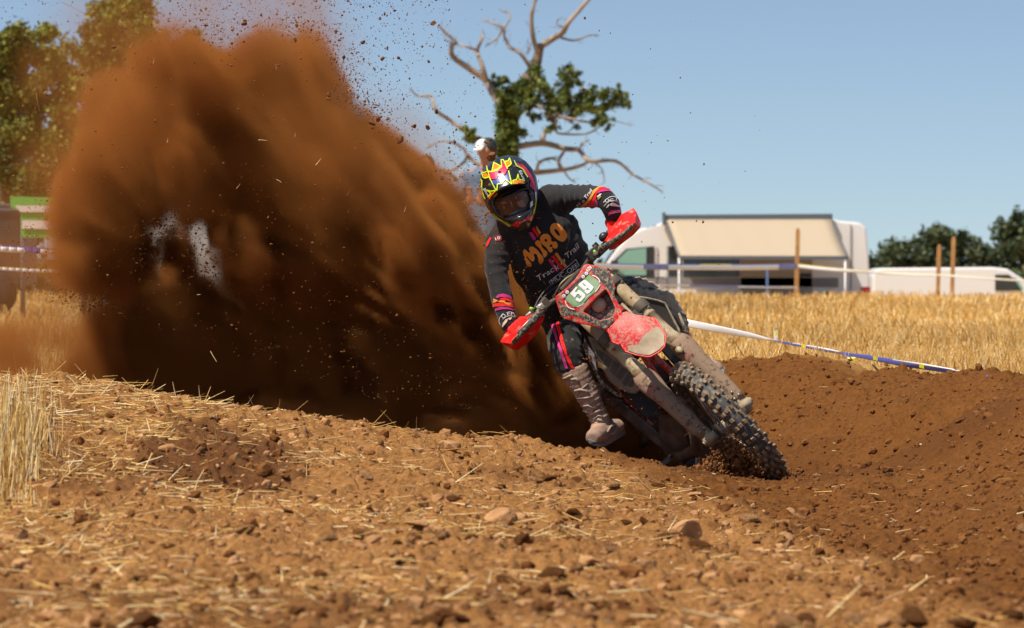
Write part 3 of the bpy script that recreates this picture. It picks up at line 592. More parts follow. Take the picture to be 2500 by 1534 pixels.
# handlebar
dB = W1(-.45, 0, .87).y
def B(px, py, dd=0): return P(px, py, dB+dd)
hbm = MB(); hbm.tube([B(1262, 812, -.02), B(1300, 776, -.02), B(1340, 742, -.01), B(1372, 722, .02), B(1398, 693, .03), B(1424, 656, .02), B(1446, 622, 0), B(1484, 590, .02), B(1535, 545, .03)], .0115, 12)
hbar = hbm.build('handlebar', M_DARKP, bike)
gp = MB(); gp.tube([B(1250, 822, 0), B(1296, 780, 0)], .0165, 14); gp.build('grip', M_CABLE, hbar); gp = MB(); gp.tube([B(1490, 585, .02), B(1545, 537, .03)], .0165, 14); gp.build('grip', M_CABLE, hbar)
pad = MB(); pad.bar(B(1372, 712, 0), B(1420, 662, 0), .05, .035, f1); pad.build('bar_pad', M_DARKP, hbar, bevel=.008)
for (pts) in (((1330, 742), (1312, 752)), ((1446, 622), (1458, 600))):
    q = MB(); q.box(B(*pts[0], -.02), l1*.022, u1*.022, f1*.02); q.tube([B(*pts[0], -.02), B(*pts[1], -.02)], [.012, .016], 10); q.build('lever_perch', M_DARKP, hbar, bevel=.004)
mc = MB(); mc.tube([B(1285, 772, -.04), B(1303, 758, -.04)], .007, 10); mc.tube([B(1311, 753, -.04), B(1325, 742, -.04)], .009, 10); mc.build('master_cylinder', mat('pale_alloy', (.55, .53, .48), .4, metal=.3), hbar)
lv = MB(); lv.tube([B(1310, 764, -.05), B(1285, 790, -.085), B(1262, 815, -.09)], [.006, .005, .006], 8); lv.build('lever', M_STEEL, hbar)
lv = MB(); lv.tube([B(1470, 612, -.03), B(1500, 590, -.07), B(1535, 560, -.075)], [.006, .005, .006], 8); lv.build('lever', M_STEEL, hbar)
cp = MB(); cp.tube([B(1293, 753, -.05), B(1300, 755, -.05), B(1303, 756, -.05)], [.007, .008, .004], 10); cp.build('lever_cap', M_GRN, hbar)
cp = MB(); cp.tube([B(1449, 612, -.04), B(1455, 618, -.04)], [.006, .008], 10); cp.build('lever_cap', M_GRN, hbar)
sw = MB(); sw.blob(B(1474, 579, .01), l1*.024, u1*.022, f1*.02, 12); sw.blob(B(1487, 568, .02), l1*.016, u1*.014, f1*.015, 10); sw.box(B(1456, 602, -.01), l1*.012, u1*.016, f1*.012); sw.build('switch_cluster', M_CABLE, hbar)
for i, (pts, r_) in enumerate((((1303, 757, -.04), (1318, 727, .0), (1345, 697, .03), (1390, 675, .05), (1420, 668, .08)), .0045), (((1305, 760, -.04), (1322, 733, 0), (1352, 706, .03), (1385, 690, .06)), .004), (((1350, 728, .02), (1372, 690, .0), (1402, 668, .03)), .004), (((1447, 625, 0), (1437, 640, .0), (1424, 655, .05)), .004)) if False else enumerate([(((1303, 757, -.04), (1318, 727, .0), (1345, 697, .03), (1390, 675, .05), (1420, 668, .08)), .0045), (((1305, 760, -.04), (1322, 733, 0), (1352, 706, .03), (1385, 690, .06)), .004), (((1350, 728, .02), (1372, 690, .0), (1402, 668, .03)), .004), (((1452, 622, 0), (1437, 640, .0), (1424, 662, .05)), .004)]):
    cb = MB(); pp = [B(*q) for q in pts]; sp_ = []
    for a in range(len(pp)-1):
        for t in range(6):
            p0_, p1_, p2_, p3_ = pp[max(a-1, 0)], pp[a], pp[a+1], pp[min(a+2, len(pp)-1)]; t_ = t/6
            sp_.append(.5*((2*p1_)+(p2_-p0_)*t_+(2*p0_-5*p1_+4*p2_-p3_)*t_**2+(3*p1_-p0_-3*p2_+p3_)*t_**3))
    cb.tube(sp_+[pp[-1]], r_, 8); cb.build('cable', M_FORK if i == 2 else M_CABLE, hbar)
# hand guards: faceted shells with a black alloy bar along the ridge
def facets(name, pts, faces, m, parent, thick=.004):
    v = np.array([tuple(B(*p)) for p in pts]); o = link_mesh(name, v, faces, m, parent, smooth=False, weld=True)
    b = o.modifiers.new('edge', 'BEVEL'); b.width = .004; b.segments = 2; b.angle_limit = R(12)
    s = o.modifiers.new('thick', 'SOLIDIFY'); s.thickness = thick; s.offset = -1; return o
g1 = facets('hand_guard', [(1221, 835, -.03), (1232, 816, 0), (1263, 787, .01), (1300, 766, 0), (1306, 775, -.05), (1296, 786, -.09), (1275, 808, -.10), (1246, 840, -.08), (1318, 766, -.07), (1330, 762, -.05), (1329, 777, -.06), (1311, 815, -.03), (1290, 836, -.02), (1266, 855, -.02), (1253, 854, -.045), (1238, 848, -.04)],
   [(0, 1, 2, 6, 7), (2, 3, 4, 5, 6), (0, 7, 14, 15), (7, 6, 12, 13, 14), (6, 5, 10, 11, 12), (5, 4, 8, 9, 10)], M_REDCLEAN, bike)
gb = MB(); gb.tube([B(1253, 837, -.085), B(1268, 820, -.10), B(1292, 795, -.108), B(1308, 775, -.10), B(1322, 758, -.06), B(1334, 745, -.02)], [.009, .011, .012, .015, .020, .016], 8, flat=[.007, .007, .007, .008, .012, .014], up=l1.cross(f1)); gb.build('guard_bar', M_BLACKP, g1)
g2 = facets('hand_guard', [(1475, 589, -.02), (1490, 566, 0), (1516, 524, .03), (1547, 508, .04), (1554, 518, .02), (1566, 547, 0), (1563, 556, -.02), (1548, 573, -.03), (1519, 595, -.03), (1502, 608, -.03), (1488, 612, -.04), (1487, 590, -.07), (1526, 566, -.085), (1550, 545, -.07)],
   [(0, 1, 2, 12, 11), (2, 3, 4, 13, 12), (4, 5, 6, 13), (13, 6, 7, 8, 12), (12, 8, 9, 10, 11)], M_REDCLEAN, bike)
gb = MB(); gb.tube([B(1456, 624, -.02), B(1470, 608, -.05), B(1488, 596, -.082), B(1515, 577, -.096), B(1538, 558, -.092), B(1549, 546, -.078)], [.017, .020, .014, .011, .010, .006], 8, flat=[.014, .013, .009, .007, .007, .005], up=l1.cross(f1)); gb.build('guard_bar', M_BLACKP, g2)
gs = MB(); gs.tube([B(1440, 640, .02), B(1448, 628, -.02), B(1460, 616, -.04)], [.014, .017, .015], 10); gs.build('guard_mount', M_BLACKP, g2)
# main frame: tank, seat, shrouds, radiators, engine, swingarm
tk = MB(); rings = []
for F_, w_, lo_, hi_ in ((-.42, .07, .46, .62), (-.55, .12, .40, .66), (-.75, .13, .40, .66), (-.90, .09, .44, .60)):
    c = W2(F_, 0, (lo_+hi_)/2); rings.append([c+l2*w_*math.cos(a)+u2*((hi_-lo_)/2)*math.sin(a) for a in [2*math.pi*k/18 for k in range(18)]])
tk.loft(rings); tk.build('fuel_tank', M_DARKP, bike)
se = MB(); rings = []
for F_, w_, top in ((-.68, .06, .60), (-.85, .085, .575), (-1.1, .115, .565), (-1.35, .12, .585), (-1.52, .09, .60)):
    c = W2(F_, 0, top); rings.append([c+l2*w_*math.cos(a)+u2*(.035*math.copysign(abs(math.sin(a))**.6, math.sin(a))-.035) for a in [2*math.pi*k/16 for k in range(16)]])
se.loft(rings); se.build('seat', M_CABLE, bike)
rf = MB(); rings = []
for F_, w_, top in ((-1.2, .10, .52), (-1.5, .11, .56), (-1.75, .10, .60), (-1.95, .07, .66)):
    rings.append([W2(F_, L_*w_, top+.02*(1-L_*L_)) for L_ in (-1, -.6, -.2, .2, .6, 1)]+[W2(F_, L_*w_, top-.012) for L_ in (1, .6, .2, -.2, -.6, -1)])
rf.loft(rings); rf.build('rear_fender', M_REDMUD, bike)
for s in (-1, 1):
    sp2 = MB(); sp2.prism([W2(-.95, .12*s, .28), W2(-1.42, .14*s, .34), W2(-1.48, .13*s, .52), W2(-.98, .105*s, .5)], l2*.006*s); sp2.build('side_panel', M_DARKP, bike)
ex = MB(); ex.tube([W2(-1.08, -.15, .34), W2(-1.2, -.165, .38), W2(-1.6, -.175, .50), W2(-1.70, -.175, .53)], [.030, .052, .052, .038], 20); ex.build('silencer', M_MUD, bike)
hd = MB(); hd.tube([W2(-.52, .02, .22), W2(-.44, .0, .17), W2(-.42, -.04, .05), W2(-.47, -.10, -.06), W2(-.62, -.14, -.07), W2(-.8, -.15, .04), W2(-1.08, -.15, .32)], [.022, .024, .026, .028, .03, .024, .026], 14); hd.build('exhaust_pipe', M_SHADEMUD, bike)
en = MB(); en.blob(W2(-.68, 0, .02), l2*.15, f2*.17, u2*.14, 18); en.blob(W2(-.68, -.10, .0), l2*.07, f2*.10, u2*.10, 16); en.blob(W2(-.66, .11, .0), l2*.06, f2*.09, u2*.09, 16); en.box(W2(-.60, 0, .20), l2*.075, f2*.07, (u2*.9+f2*.25)*.13)
for k in range(6): en.box(W2(-.60+.02*k*.25, 0, .13+k*.022), l2*.09, f2*.085, u2*.004)
en.build('engine', M_SHADEMUD, bike)
fr_ = MB()
for s in (-1, 1):
    fr_.tube([W2(-.38, .0, .55), W2(-.42, .03*s, .30), W2(-.46, .07*s, .02), W2(-.58, .085*s, -.12), W2(-.95, .09*s, -.10), W2(-1.02, .10*s, .1), W2(-.92, .10*s, .42), W2(-.42, .03*s, .56)], .016, 10)
    fr_.tube([W2(-.95, .10*s, .40), W2(-1.45, .08*s, .50)], .012, 8)
fr_.build('frame', M_REDMUD, bike)
sk = MB(); sk.prism([W2(-.44, -.11, .02), W2(-.44, .11, .02), W2(-.56, .12, -.135), W2(-.56, -.12, -.135)], -f2*.006); sk.prism([W2(-.56, -.12, -.135), W2(-.56, .12, -.135), W2(-.92, .12, -.145), W2(-.92, -.12, -.145)], -u2*.006); sk.build('skid_plate', M_DARKP, bike)
sa = MB()
for s in (-1, 1): sa.tube([W2(-.98, .10*s, .05), W2(-1.2, .115*s, .03), W2(-1.5, .11*s, -.02)], [.032, .028, .022], 10, flat=.016)
sa.tube([W2(-1.0, -.1, .05), W2(-1.0, .1, .05)], .03, 10); sa.build('swingarm', M_SHADEMUD, bike)
for s in (-1, 1):
    fp = MB(); fp.box(W2(-.90, .20*s, -.07), l2*.05, f2*.022, u2*.008); fp.tube([W2(-.90, .10*s, -.06), W2(-.90, .16*s, -.07)], .012, 8); fp.build('footpeg', M_STEEL, bike)
# radiators with louvres
CR2 = (1150, 650, 1512/500)
rp0 = W2(-.40, -.17, .33); rn = (f2*.92-l2*.12+u2*.1).normalized()
rad = panel('radiator_guard', Z(CR2, [(862, 520), (1010, 550), (1060, 640), (1160, 740), (1275, 870), (1262, 905), (1215, 945), (1160, 935), (1080, 900), (1020, 840), (960, 740), (900, 620)]), rp0, rn, mat('muddy_radiator_guard', (.17, .125, .085), .8, col2=(.25, .19, .12), scale=18, bump=.001), bike, thick=.010, maxe=15)
slots = MB()
CS = (1360, 850, 2016/440)
for (a, b, c_, d_, nn_) in (((445, 15), (535, 60), (505, 175), (418, 120), 6), ((545, 65), (620, 125), (585, 215), (515, 180), 7), ((630, 140), (710, 190), (645, 310), (590, 260), 9), ((722, 205), (790, 255), (715, 365), (652, 315), 9), ((800, 262), (850, 310), (765, 430), (720, 390), 9), ((860, 318), (905, 355), (835, 440), (780, 425), 7)):
    for k in range(nn_):
        t0, t1 = (k+.14)/nn_, (k+.62)/nn_; lerp = lambda p, q, t: (p[0]+(q[0]-p[0])*t, p[1]+(q[1]-p[1])*t)
        loop = Z(CS, [lerp(a, d_, t0), lerp(b, c_, t0), lerp(b, c_, t1), lerp(a, d_, t1)])
        slots.prism([on_plane(x, y, rp0+rn*.0052, rn) for x, y in loop], rn*.0015)
slots.build('louvre_slots', M_BLK, rad)
rc = MB(); rc.box(W2(-.47, -.13, .33), l2*.055, u2*.14, f2*.018); rc.box(W2(-.47, .13, .33), l2*.055, u2*.14, f2*.018); rc.build('radiator', M_BLK, bike)
# shrouds
sp0 = W2(-.42, .24, .46); sn = (f2*.80+l2*.42-u2*.05).normalized()
shl = panel('radiator_shroud', Z(CR3, [(1215, 498), (1300, 495), (1450, 512), (1600, 545), (1690, 575), (1722, 605), (1800, 770), (1900, 950), (1935, 1095), (1900, 1130), (1800, 1050), (1720, 950), (1560, 800), (1430, 700), (1300, 590), (1240, 540)]), sp0, sn, M_SHROUD, bike, thick=.006, maxe=9)
ri = MB(); ri.tube([on_plane(x, y, sp0+sn*.006, sn) for x, y in Z(CR3, [(1215, 498), (1330, 500), (1450, 518), (1600, 550), (1700, 585), (1800, 770), (1905, 960), (1930, 1090)])], .006, 6); ri.build('shroud_rim', M_MUD, shl)
sp1 = W2(-.40, -.24, .36); sn1 = (f2*.86-l2*.5).normalized()
shr = panel('radiator_shroud', Z(CR2, [(836, 520), (862, 575), (915, 640), (942, 770), (930, 785), (1000, 880), (1120, 960), (1100, 975), (960, 880), (900, 760), (850, 660), (832, 590)]), sp1, sn1, M_BLACKP, bike, thick=.006, maxe=9)
decal('shroud_print', [[Z(CR2, [(868, 590), (912, 645), (930, 770), (905, 720), (870, 670)])]], bvh_of([shr]), M_WHITE, shr, lift=.005)
decal('shroud_stripe', [[Z(CR2, [(872, 650), (892, 660), (900, 705), (880, 685)])]], bvh_of([shr]), M_RED, shr, lift=.0065)
st = MB(); st.tube([W2(-.5, -.12, -.10), W2(-.60, -.17, -.18)], [.012, .010], 8); st.build('brake_pedal', M_STEEL, bike)
# ------------------------------------------------------------------ the rider
def voxel(mb, size, iters=6, fac=.5):
    o = link_mesh('tmp', np.array([tuple(p) for p in mb.v]), mb.f, M_BLK); off = o.location.copy()
    r = o.modifiers.new('r', 'REMESH'); r.mode = 'VOXEL'; r.voxel_size = size
    if iters: s = o.modifiers.new('s', 'SMOOTH'); s.iterations = iters; s.factor = fac
    dg = bpy.context.evaluated_depsgraph_get(); me = bpy.data.meshes.new_from_object(o.evaluated_get(dg))
    n = len(me.vertices); v = np.empty(n*3, np.float32); me.vertices.foreach_get('co', v); v = v.reshape(-1, 3).astype(float)+np.array(off)
    nn = np.empty(n*3, np.float32); me.vertices.foreach_get('normal', nn); f = [tuple(p.vertices) for p in me.polygons]
    bpy.data.objects.remove(o); bpy.data.meshes.remove(me); return v, f, nn.reshape(-1, 3).astype(float)
def limb(mb, pts, n=16):
    # pts: (px, py, depth, half-width in px across the picture, half-thickness in metres)
    c = [P(a, b, d) for a, b, d, w_, t in pts]; rings = []
    for i, (a, b, d, w_, t) in enumerate(pts):
        tg = (c[min(i+1, len(c)-1)]-c[max(i-1, 0)]).normalized(); e2 = Vector((0, 1, 0))-tg*tg.y
        if e2.length < .3: e2 = e2+Vector((0, .3, .3))
        e2.normalize(); e1 = tg.cross(e2).normalized(); ww = w_*d/FPX
        rings.append([c[i]+e1*ww*math.cos(q)+e2*t*math.sin(q) for q in [2*math.pi*k/n for k in range(n)]])
    a0, a1 = rings[0], rings[-1]
    cap = lambda rg_, c0, dr: [c0+(p-c0)*.6+dr for p in rg_]
    d0 = (c[0]-c[1]).normalized()*.35*min(pts[0][3]*pts[0][2]/FPX, pts[0][4]); d1 = (c[-1]-c[-2]).normalized()*.35*min(pts[-1][3]*pts[-1][2]/FPX, pts[-1][4])
    mb.loft([cap(a0, c[0], d0)]+rings+[cap(a1, c[-1], d1)])
DH = 15.82
rider = None
# the body: one continuous figure under the riding kit
bd = MB()
TORSO = [(1308, 528, 15.98, 62, .085), (1318, 560, 15.98, 92, .11), (1328, 600, 16.0, 98, .12), (1348, 650, 16.06, 98, .11), (1372, 700, 16.12, 92, .11), (1398, 745, 16.2, 88, .12), (1412, 785, 16.28, 86, .13)]
limb(bd, [(a, b, d, w_*.86, t*.86) for a, b, d, w_, t in TORSO], 20)
limb(bd, [(1306, 540, 15.97, 30, .055), (1280, 505, 15.92, 28, .052), (1255, 488, 15.88, 30, .055)])
bd.blob(P(1243, 470, 15.86), (.072, 0, .01), (0, .095, 0), (-.03, 0, .11), 20)
ARM_R = [(1234, 578, 15.98, 36, .07), (1216, 615, 15.95, 33, .066), (1212, 660, 15.92, 30, .058), (1219, 705, 15.88, 27, .052), (1227, 740, 15.84, 25, .046), (1238, 775, 15.81, 22, .040), (1247, 798, 15.79, 18, .032)]
ARM_L = [(1352, 496, 15.98, 38, .075), (1392, 482, 15.95, 32, .066), (1432, 481, 15.88, 28, .058), (1470, 483, 15.80, 27, .052), (1488, 500, 15.78, 25, .046), (1495, 522, 15.79, 21, .040), (1499, 545, 15.81, 16, .030)]
LEG_R = [(1400, 775, 16.28, 44, .10), (1388, 800, 16.05, 46, .095), (1377, 828, 15.82, 42, .085), (1384, 870, 15.74, 36, .068), (1406, 915, 15.74, 30, .060), (1435, 970, 15.74, 25, .050), (1462, 1018, 15.74, 20, .040)]
LEG_L = [(1432, 740, 16.3, 46, .10), (1490, 718, 16.2, 46, .09), (1560, 726, 16.02, 46, .085), (1612, 750, 15.9, 46, .08), (1644, 796, 15.92, 38, .07), (1668, 842, 15.95, 29, .058), (1700, 885, 15.9, 22, .045)]
for q in (ARM_R, ARM_L): limb(bd, [(a, b, d, w_*.78, t*.78) for a, b, d, w_, t in q])
for q in (LEG_R, LEG_L): limb(bd, [(a, b, d, w_*.80, t*.80) for a, b, d, w_, t in q])
limb(bd, [(1462, 1018, 15.76, 19, .035), (1464, 1045, 15.74, 22, .04), (1455, 1062, 15.68, 20, .035)]); limb(bd, [(1700, 885, 15.9, 20, .04), (1730, 898, 15.85, 16, .035)])
def hand(mb, wrist, grip_a, grip_b, r_f, towards, grow=1.0):
    # palm behind the grip, four bent fingers of unequal length closed round it, thumb below
    wr, a, b = Vector(wrist), Vector(grip_a), Vector(grip_b); ax = (b-a).normalized(); tw_ = Vector(towards).normalized()
    up_ = (wr-(a+b)/2); up_ = (up_-ax*up_.dot(ax)).normalized(); fwd = Vector((0, -1, 0)); fwd = (fwd-ax*fwd.dot(ax)-up_*fwd.dot(up_)).normalized()
    palm = [wr, (a+b)/2+up_*.045, (a+b)/2+up_*.018-fwd*.006]
    rr = []
    for i, p in enumerate(palm):
        w_ = (.028, .042, .043)[i]*grow; t = (.021, .019, .014)[i]*grow; rr.append([p+ax*w_*math.cos(q)+fwd*t*math.sin(q) for q in [2*math.pi*k/14 for k in range(14)]])
    mb.loft(rr)
    for i, (off, ln_) in enumerate(((-.032, .92), (-.011, 1.05), (.011, 1.0), (.031, .82))):
        o_ = (a+b)/2+ax*off; R_ = .026*grow; pts = []
        for j, an in enumerate((80, 35, -10, -60, -110)): 
            an = R(an)*ln_ if j > 2 else R(an); pts.append(o_+up_*math.sin(an)*R_+fwd*math.cos(an)*R_*1.05)
        mb.tube(pts, [r_f*1.08, r_f*1.1, r_f, r_f*.95, r_f*.85], 10)
    th = [(a+b)/2+tw_*.040+up_*.03, (a+b)/2+tw_*.048+up_*.008+fwd*.012, (a+b)/2+tw_*.040-up_*.014+fwd*.022]
    mb.tube(th, [r_f*1.2, r_f*1.15, r_f*.9], 10)
HR = (P(1249, 800, 15.79), B(1255, 817, .0), B(1285, 790, .0), .0095, (.5, 0, .5)); HL = (P(1499, 548, 15.80), B(1496, 582, .02), B(1528, 552, .03), .0095, (-.5, 0, -.5))
hand(bd, *HR); hand(bd, *HL)
v, f, nn = voxel(bd, .011, 3); M_SKIN = mat('skin', (.42, .24, .16), .6)
rider = link_mesh('person', v, f, M_SKIN); tag(rider, 'rider in black kit and bright patterned helmet leaning into the turn, gripping the handlebar', 'person')
# materials of the kit
def cloth_mat(name, col, dust=None, bump=.0016):
    m = mat(name, col, .82, spec=.25, bump=bump, bscale=55, sheen=.15, dirt=dust); return m
M_JER = cloth_mat('black_jersey_cloth', (.017, .016, .017), ((.12, .09, .065), 60, .66, .74))
M_PANT = cloth_mat('black_trouser_cloth', (.014, .013, .014), ((.16, .12, .085), 22, .56, .68), .002)
M_PANTM = cloth_mat('muddy_trouser_cloth', (.035, .03, .025), ((.30, .235, .155), 17, .33, .50), .004)
M_ORANGE = cloth_mat('orange_print', (.78, .27, .035)); M_REDC = cloth_mat('red_cloth_print', (.80, .012, .008)); M_PINK = cloth_mat('magenta_print', (.52, .03, .19)); M_WHT = cloth_mat('white_cloth_print', (.72, .68, .66)); M_CREAM = cloth_mat('cream_print', (.70, .55, .38)); M_DKRED = cloth_mat('dark_red_print', (.22, .006, .02)); M_YELLOW = cloth_mat('dull_yellow_print', (.4, .36, .05))
M_BOOT = mat('mud_covered_boot', (.38, .26, .185), .85, col2=(.24, .145, .10), scale=14, bump=.003, bscale=45)
M_SOLE = mat('grey_boot_sole', (.16, .17, .17), .8, dirt=(MUD, 20, .45, .6))
M_BUCK = mat('dusty_boot_buckle', (.34, .25, .19), .6)
def folds(v, nn, amp, seed, dirs=None):
    x, y, z = v[:, 0], v[:, 1], v[:, 2]; s = np.zeros(len(v))
    if dirs is not None:          # creases running across the given axes near the given centres
        for (c, a, sc, rad, am) in dirs:
            c = np.array(c); a = np.array(a)/np.linalg.norm(a); d = v-c; t = d@a; r2 = (d**2).sum(1); w_ = np.exp(-r2/(rad*rad))
            s += am*w_*(1-np.abs(np.sin(t/sc*math.pi+1.6*vnoise(x*9, y*9, z*9, seed)))**.7*1.6)
    s += amp*(fbm(x*7, y*7, z*7, 3, seed))+amp*.6*(1-2*np.abs(vnoise(x*11+.5*z, y*11, z*11, seed+3)))
    return v+nn*s[:, None]
# jersey: torso, both upper arms and forearms in one piece of cloth
jb = MB(); limb(jb, TORSO, 24)
limb(jb, [(1196, 598, 15.98, 20, .05), (1240, 566, 15.99, 40, .085), (1300, 528, 15.99, 48, .095), (1352, 492, 15.98, 42, .085), (1380, 480, 15.96, 32, .07)])
limb(jb, ARM_R[:-1]+[(1246, 800, 15.79, 20, .034)]); limb(jb, ARM_L[:-1]+[(1497, 531, 15.80, 20, .034)])
limb(jb, [(1282, 508, 15.93, 30, .06), (1304, 532, 15.97, 44, .08)])
v, f, nn = voxel(jb, .0075, 8)
jd = [(P(1410, 480, 15.9), (1, 0, .1), .030, .13, .0045), (P(1440, 520, 15.9), (1, 0, -.4), .04, .10, .003), (P(1330, 680, 16.0), (.75, 0, .6), .06, .20, .004), (P(1400, 610, 16.0), (.9, 0, -.3), .05, .14, .006), (P(1225, 640, 15.9), (.1, 0, 1), .045, .10, .004), (P(1375, 540, 15.95), (.8, 0, .5), .05, .12, .005), (P(1235, 760, 15.82), (.2, 0, 1), .035, .05, .0015), (P(1310, 620, 15.9), (.5, 0, -.8), .07, .10, .003)]
v = folds(v, nn, .009, 301, [(tuple(a), b, c, d, e) for a, b, c, d, e in jd])
jersey = link_mesh('jersey', v, f, M_JER, rider)
# trousers
tb_ = MB(); limb(tb_, TORSO[-2:]+[(1415, 800, 16.3, 78, .12)]); limb(tb_, [(a, b, d, w_*1.06, t*1.08) for a, b, d, w_, t in LEG_R[:4]]+[(1400, 905, 15.74, 33, .062)]); limb(tb_, [(a, b, d, w_*1.05, t*1.05) for a, b, d, w_, t in LEG_L[:5]]+[(1658, 822, 15.9, 27, .058)])
v, f, nn = voxel(tb_, .008, 6)
td = [(P(1370, 830, 15.8), (.3, 0, 1), .05, .10, .005), (P(1395, 890, 15.75), (.3, 0, 1), .035, .07, .005), (P(1640, 800, 15.9), (.4, 0, 1), .028, .09, .010), (P(1540, 700, 16.0), (1, 0, .2), .035, .12, .009), (P(1600, 720, 15.9), (.8, 0, -.6), .035, .09, .009)]
v = folds(v, nn, .008, 305, [(tuple(a), b, c, d, e) for a, b, c, d, e in td])
trousers = link_mesh('trousers', v, f, [M_PANT, M_PANTM], rider)
for p in trousers.data.polygons:
    c = trousers.data.vertices[p.vertices[0]].co+worldloc(trousers); px_ = 1250+c.x*FPX/c.y
    if px_ > 1535+25*math.sin(c.z*60): p.material_index = 1
# gloves
for hd_, col_ in ((HR, M_REDC), (HL, M_REDC)):
    gm = MB(); w_, a, b, rf_, tw_ = hd_; hand(gm, w_, a, b, .0125, tw_, 1.15)
    wrd = (Vector(w_)-(Vector(a)+Vector(b))/2).normalized(); gm.tube([Vector(w_)-wrd*.01, Vector(w_)+wrd*.03], [.036, .034], 16)
    v, f, nn = voxel(gm, .0045, 4); link_mesh('glove', v, f, col_, rider)
# boots
def boot(shaft, foot, sole, name='boot'):
    bm_ = MB(); limb(bm_, shaft, 18); limb(bm_, foot, 18); v, f, nn = voxel(bm_, .006, 4)
    cs_ = [P(a, b, d) for a, b, d, w_, t in shaft]; v = folds(v, nn, .004, 311, [(tuple(cs_[i]), tuple(cs_[-1]-cs_[0]), .026, .07, .0035) for i in range(1, len(cs_))]); return link_mesh(name, v, f, M_BOOT, rider)
bt = boot([(1401, 902, 15.74, 36, .066), (1412, 922, 15.74, 34, .064), (1436, 968, 15.74, 29, .056), (1456, 1005, 15.75, 25, .048), (1468, 1032, 15.75, 26, .046)],
          [(1512, 1040, 15.84, 17, .035), (1490, 1048, 15.80, 26, .04), (1468, 1058, 15.72, 27, .045), (1450, 1068, 15.66, 20, .045)], None)
sl_ = MB(); pts_ = [(1434, 1072, 15.62), (1440, 1086, 15.62), (1462, 1092, 15.65), (1482, 1088, 15.69), (1502, 1076, 15.75), (1522, 1064, 15.82), (1524, 1050, 15.84), (1505, 1058, 15.77), (1480, 1074, 15.69), (1455, 1079, 15.64)]
sl_.prism([P(*q) for q in pts_], (.01, .085, .0)); sl_.build('sole', M_SOLE, bt, bevel=.004)
bb = bvh_of([bt])
def strap(pts, w_, m, nm, parent, bv, th=.006):
    V = []
    mbx = MB(); prev = None
    for x, y in pts:
        o_, d_ = ray(x, y); h, n_, i_, ds = bv.ray_cast(o_, d_)
        if h is None: continue
        V.append(h+n_*th*.3)
    if len(V) > 1: mbx.tube(V, w_*15.7/FPX, 8, flat=th); mbx.build(nm, m, parent)
CB = (1360, 850, 2016/440)
for pts, w_ in (([(70, 345), (110, 330), (170, 300)], 3.2), ([(95, 395), (160, 350), (215, 345), (240, 385)], 3.6), ([(200, 480), (260, 465), (330, 480), (350, 510)], 3.6), ([(300, 650), (350, 640), (395, 670), (390, 720), (340, 715), (300, 700)], 2.6), ([(370, 745), (430, 720), (480, 700)], 3.0), ([(410, 800), (460, 755), (505, 770), (500, 810), (450, 800)], 2.6), ([(395, 880), (430, 840), (520, 820)], 3.0), ([(560, 940), (600, 880), (650, 860), (665, 900), (640, 950), (600, 970)], 3.0), ([(400, 420), (150, 430)], 2.4), ([(230, 560), (330, 560), (400, 540)], 2.5), ([(215, 520), (300, 440), (345, 400)], 2.2)):
    strap(Z(CB, pts), w_, M_BUCK, 'buckle', bt, bb)
bt2 = boot([(1657, 822, 15.9, 27, .058), (1676, 850, 15.9, 25, .05), (1700, 880, 15.9, 24, .048)], [(1692, 888, 15.95, 20, .04), (1722, 892, 15.88, 21, .042), (1748, 902, 15.83, 19, .04), (1757, 908, 15.82, 14, .035)], None)
sl_ = MB(); sl_.prism([P(1700, 905, 15.85), P(1740, 922, 15.78), P(1762, 922, 15.77), (P(1769, 905, 15.79)), P(1762, 900, 15.8), P(1752, 914, 15.8), P(1720, 905, 15.82)], (.01, .07, .01)); sl_.build('sole', M_SOLE, bt2, bevel=.003)
kb = MB()
for pts in (((1650, 770), (1664, 800), (1672, 835)), ((1656, 765), (1672, 800), (1682, 840)), ((1636, 812), (1658, 806), (1680, 812))): kb.tube([P(x, y, 15.83) for x, y in pts], .007, 8)
kb.build('knee_strap', M_PANTM, trousers)
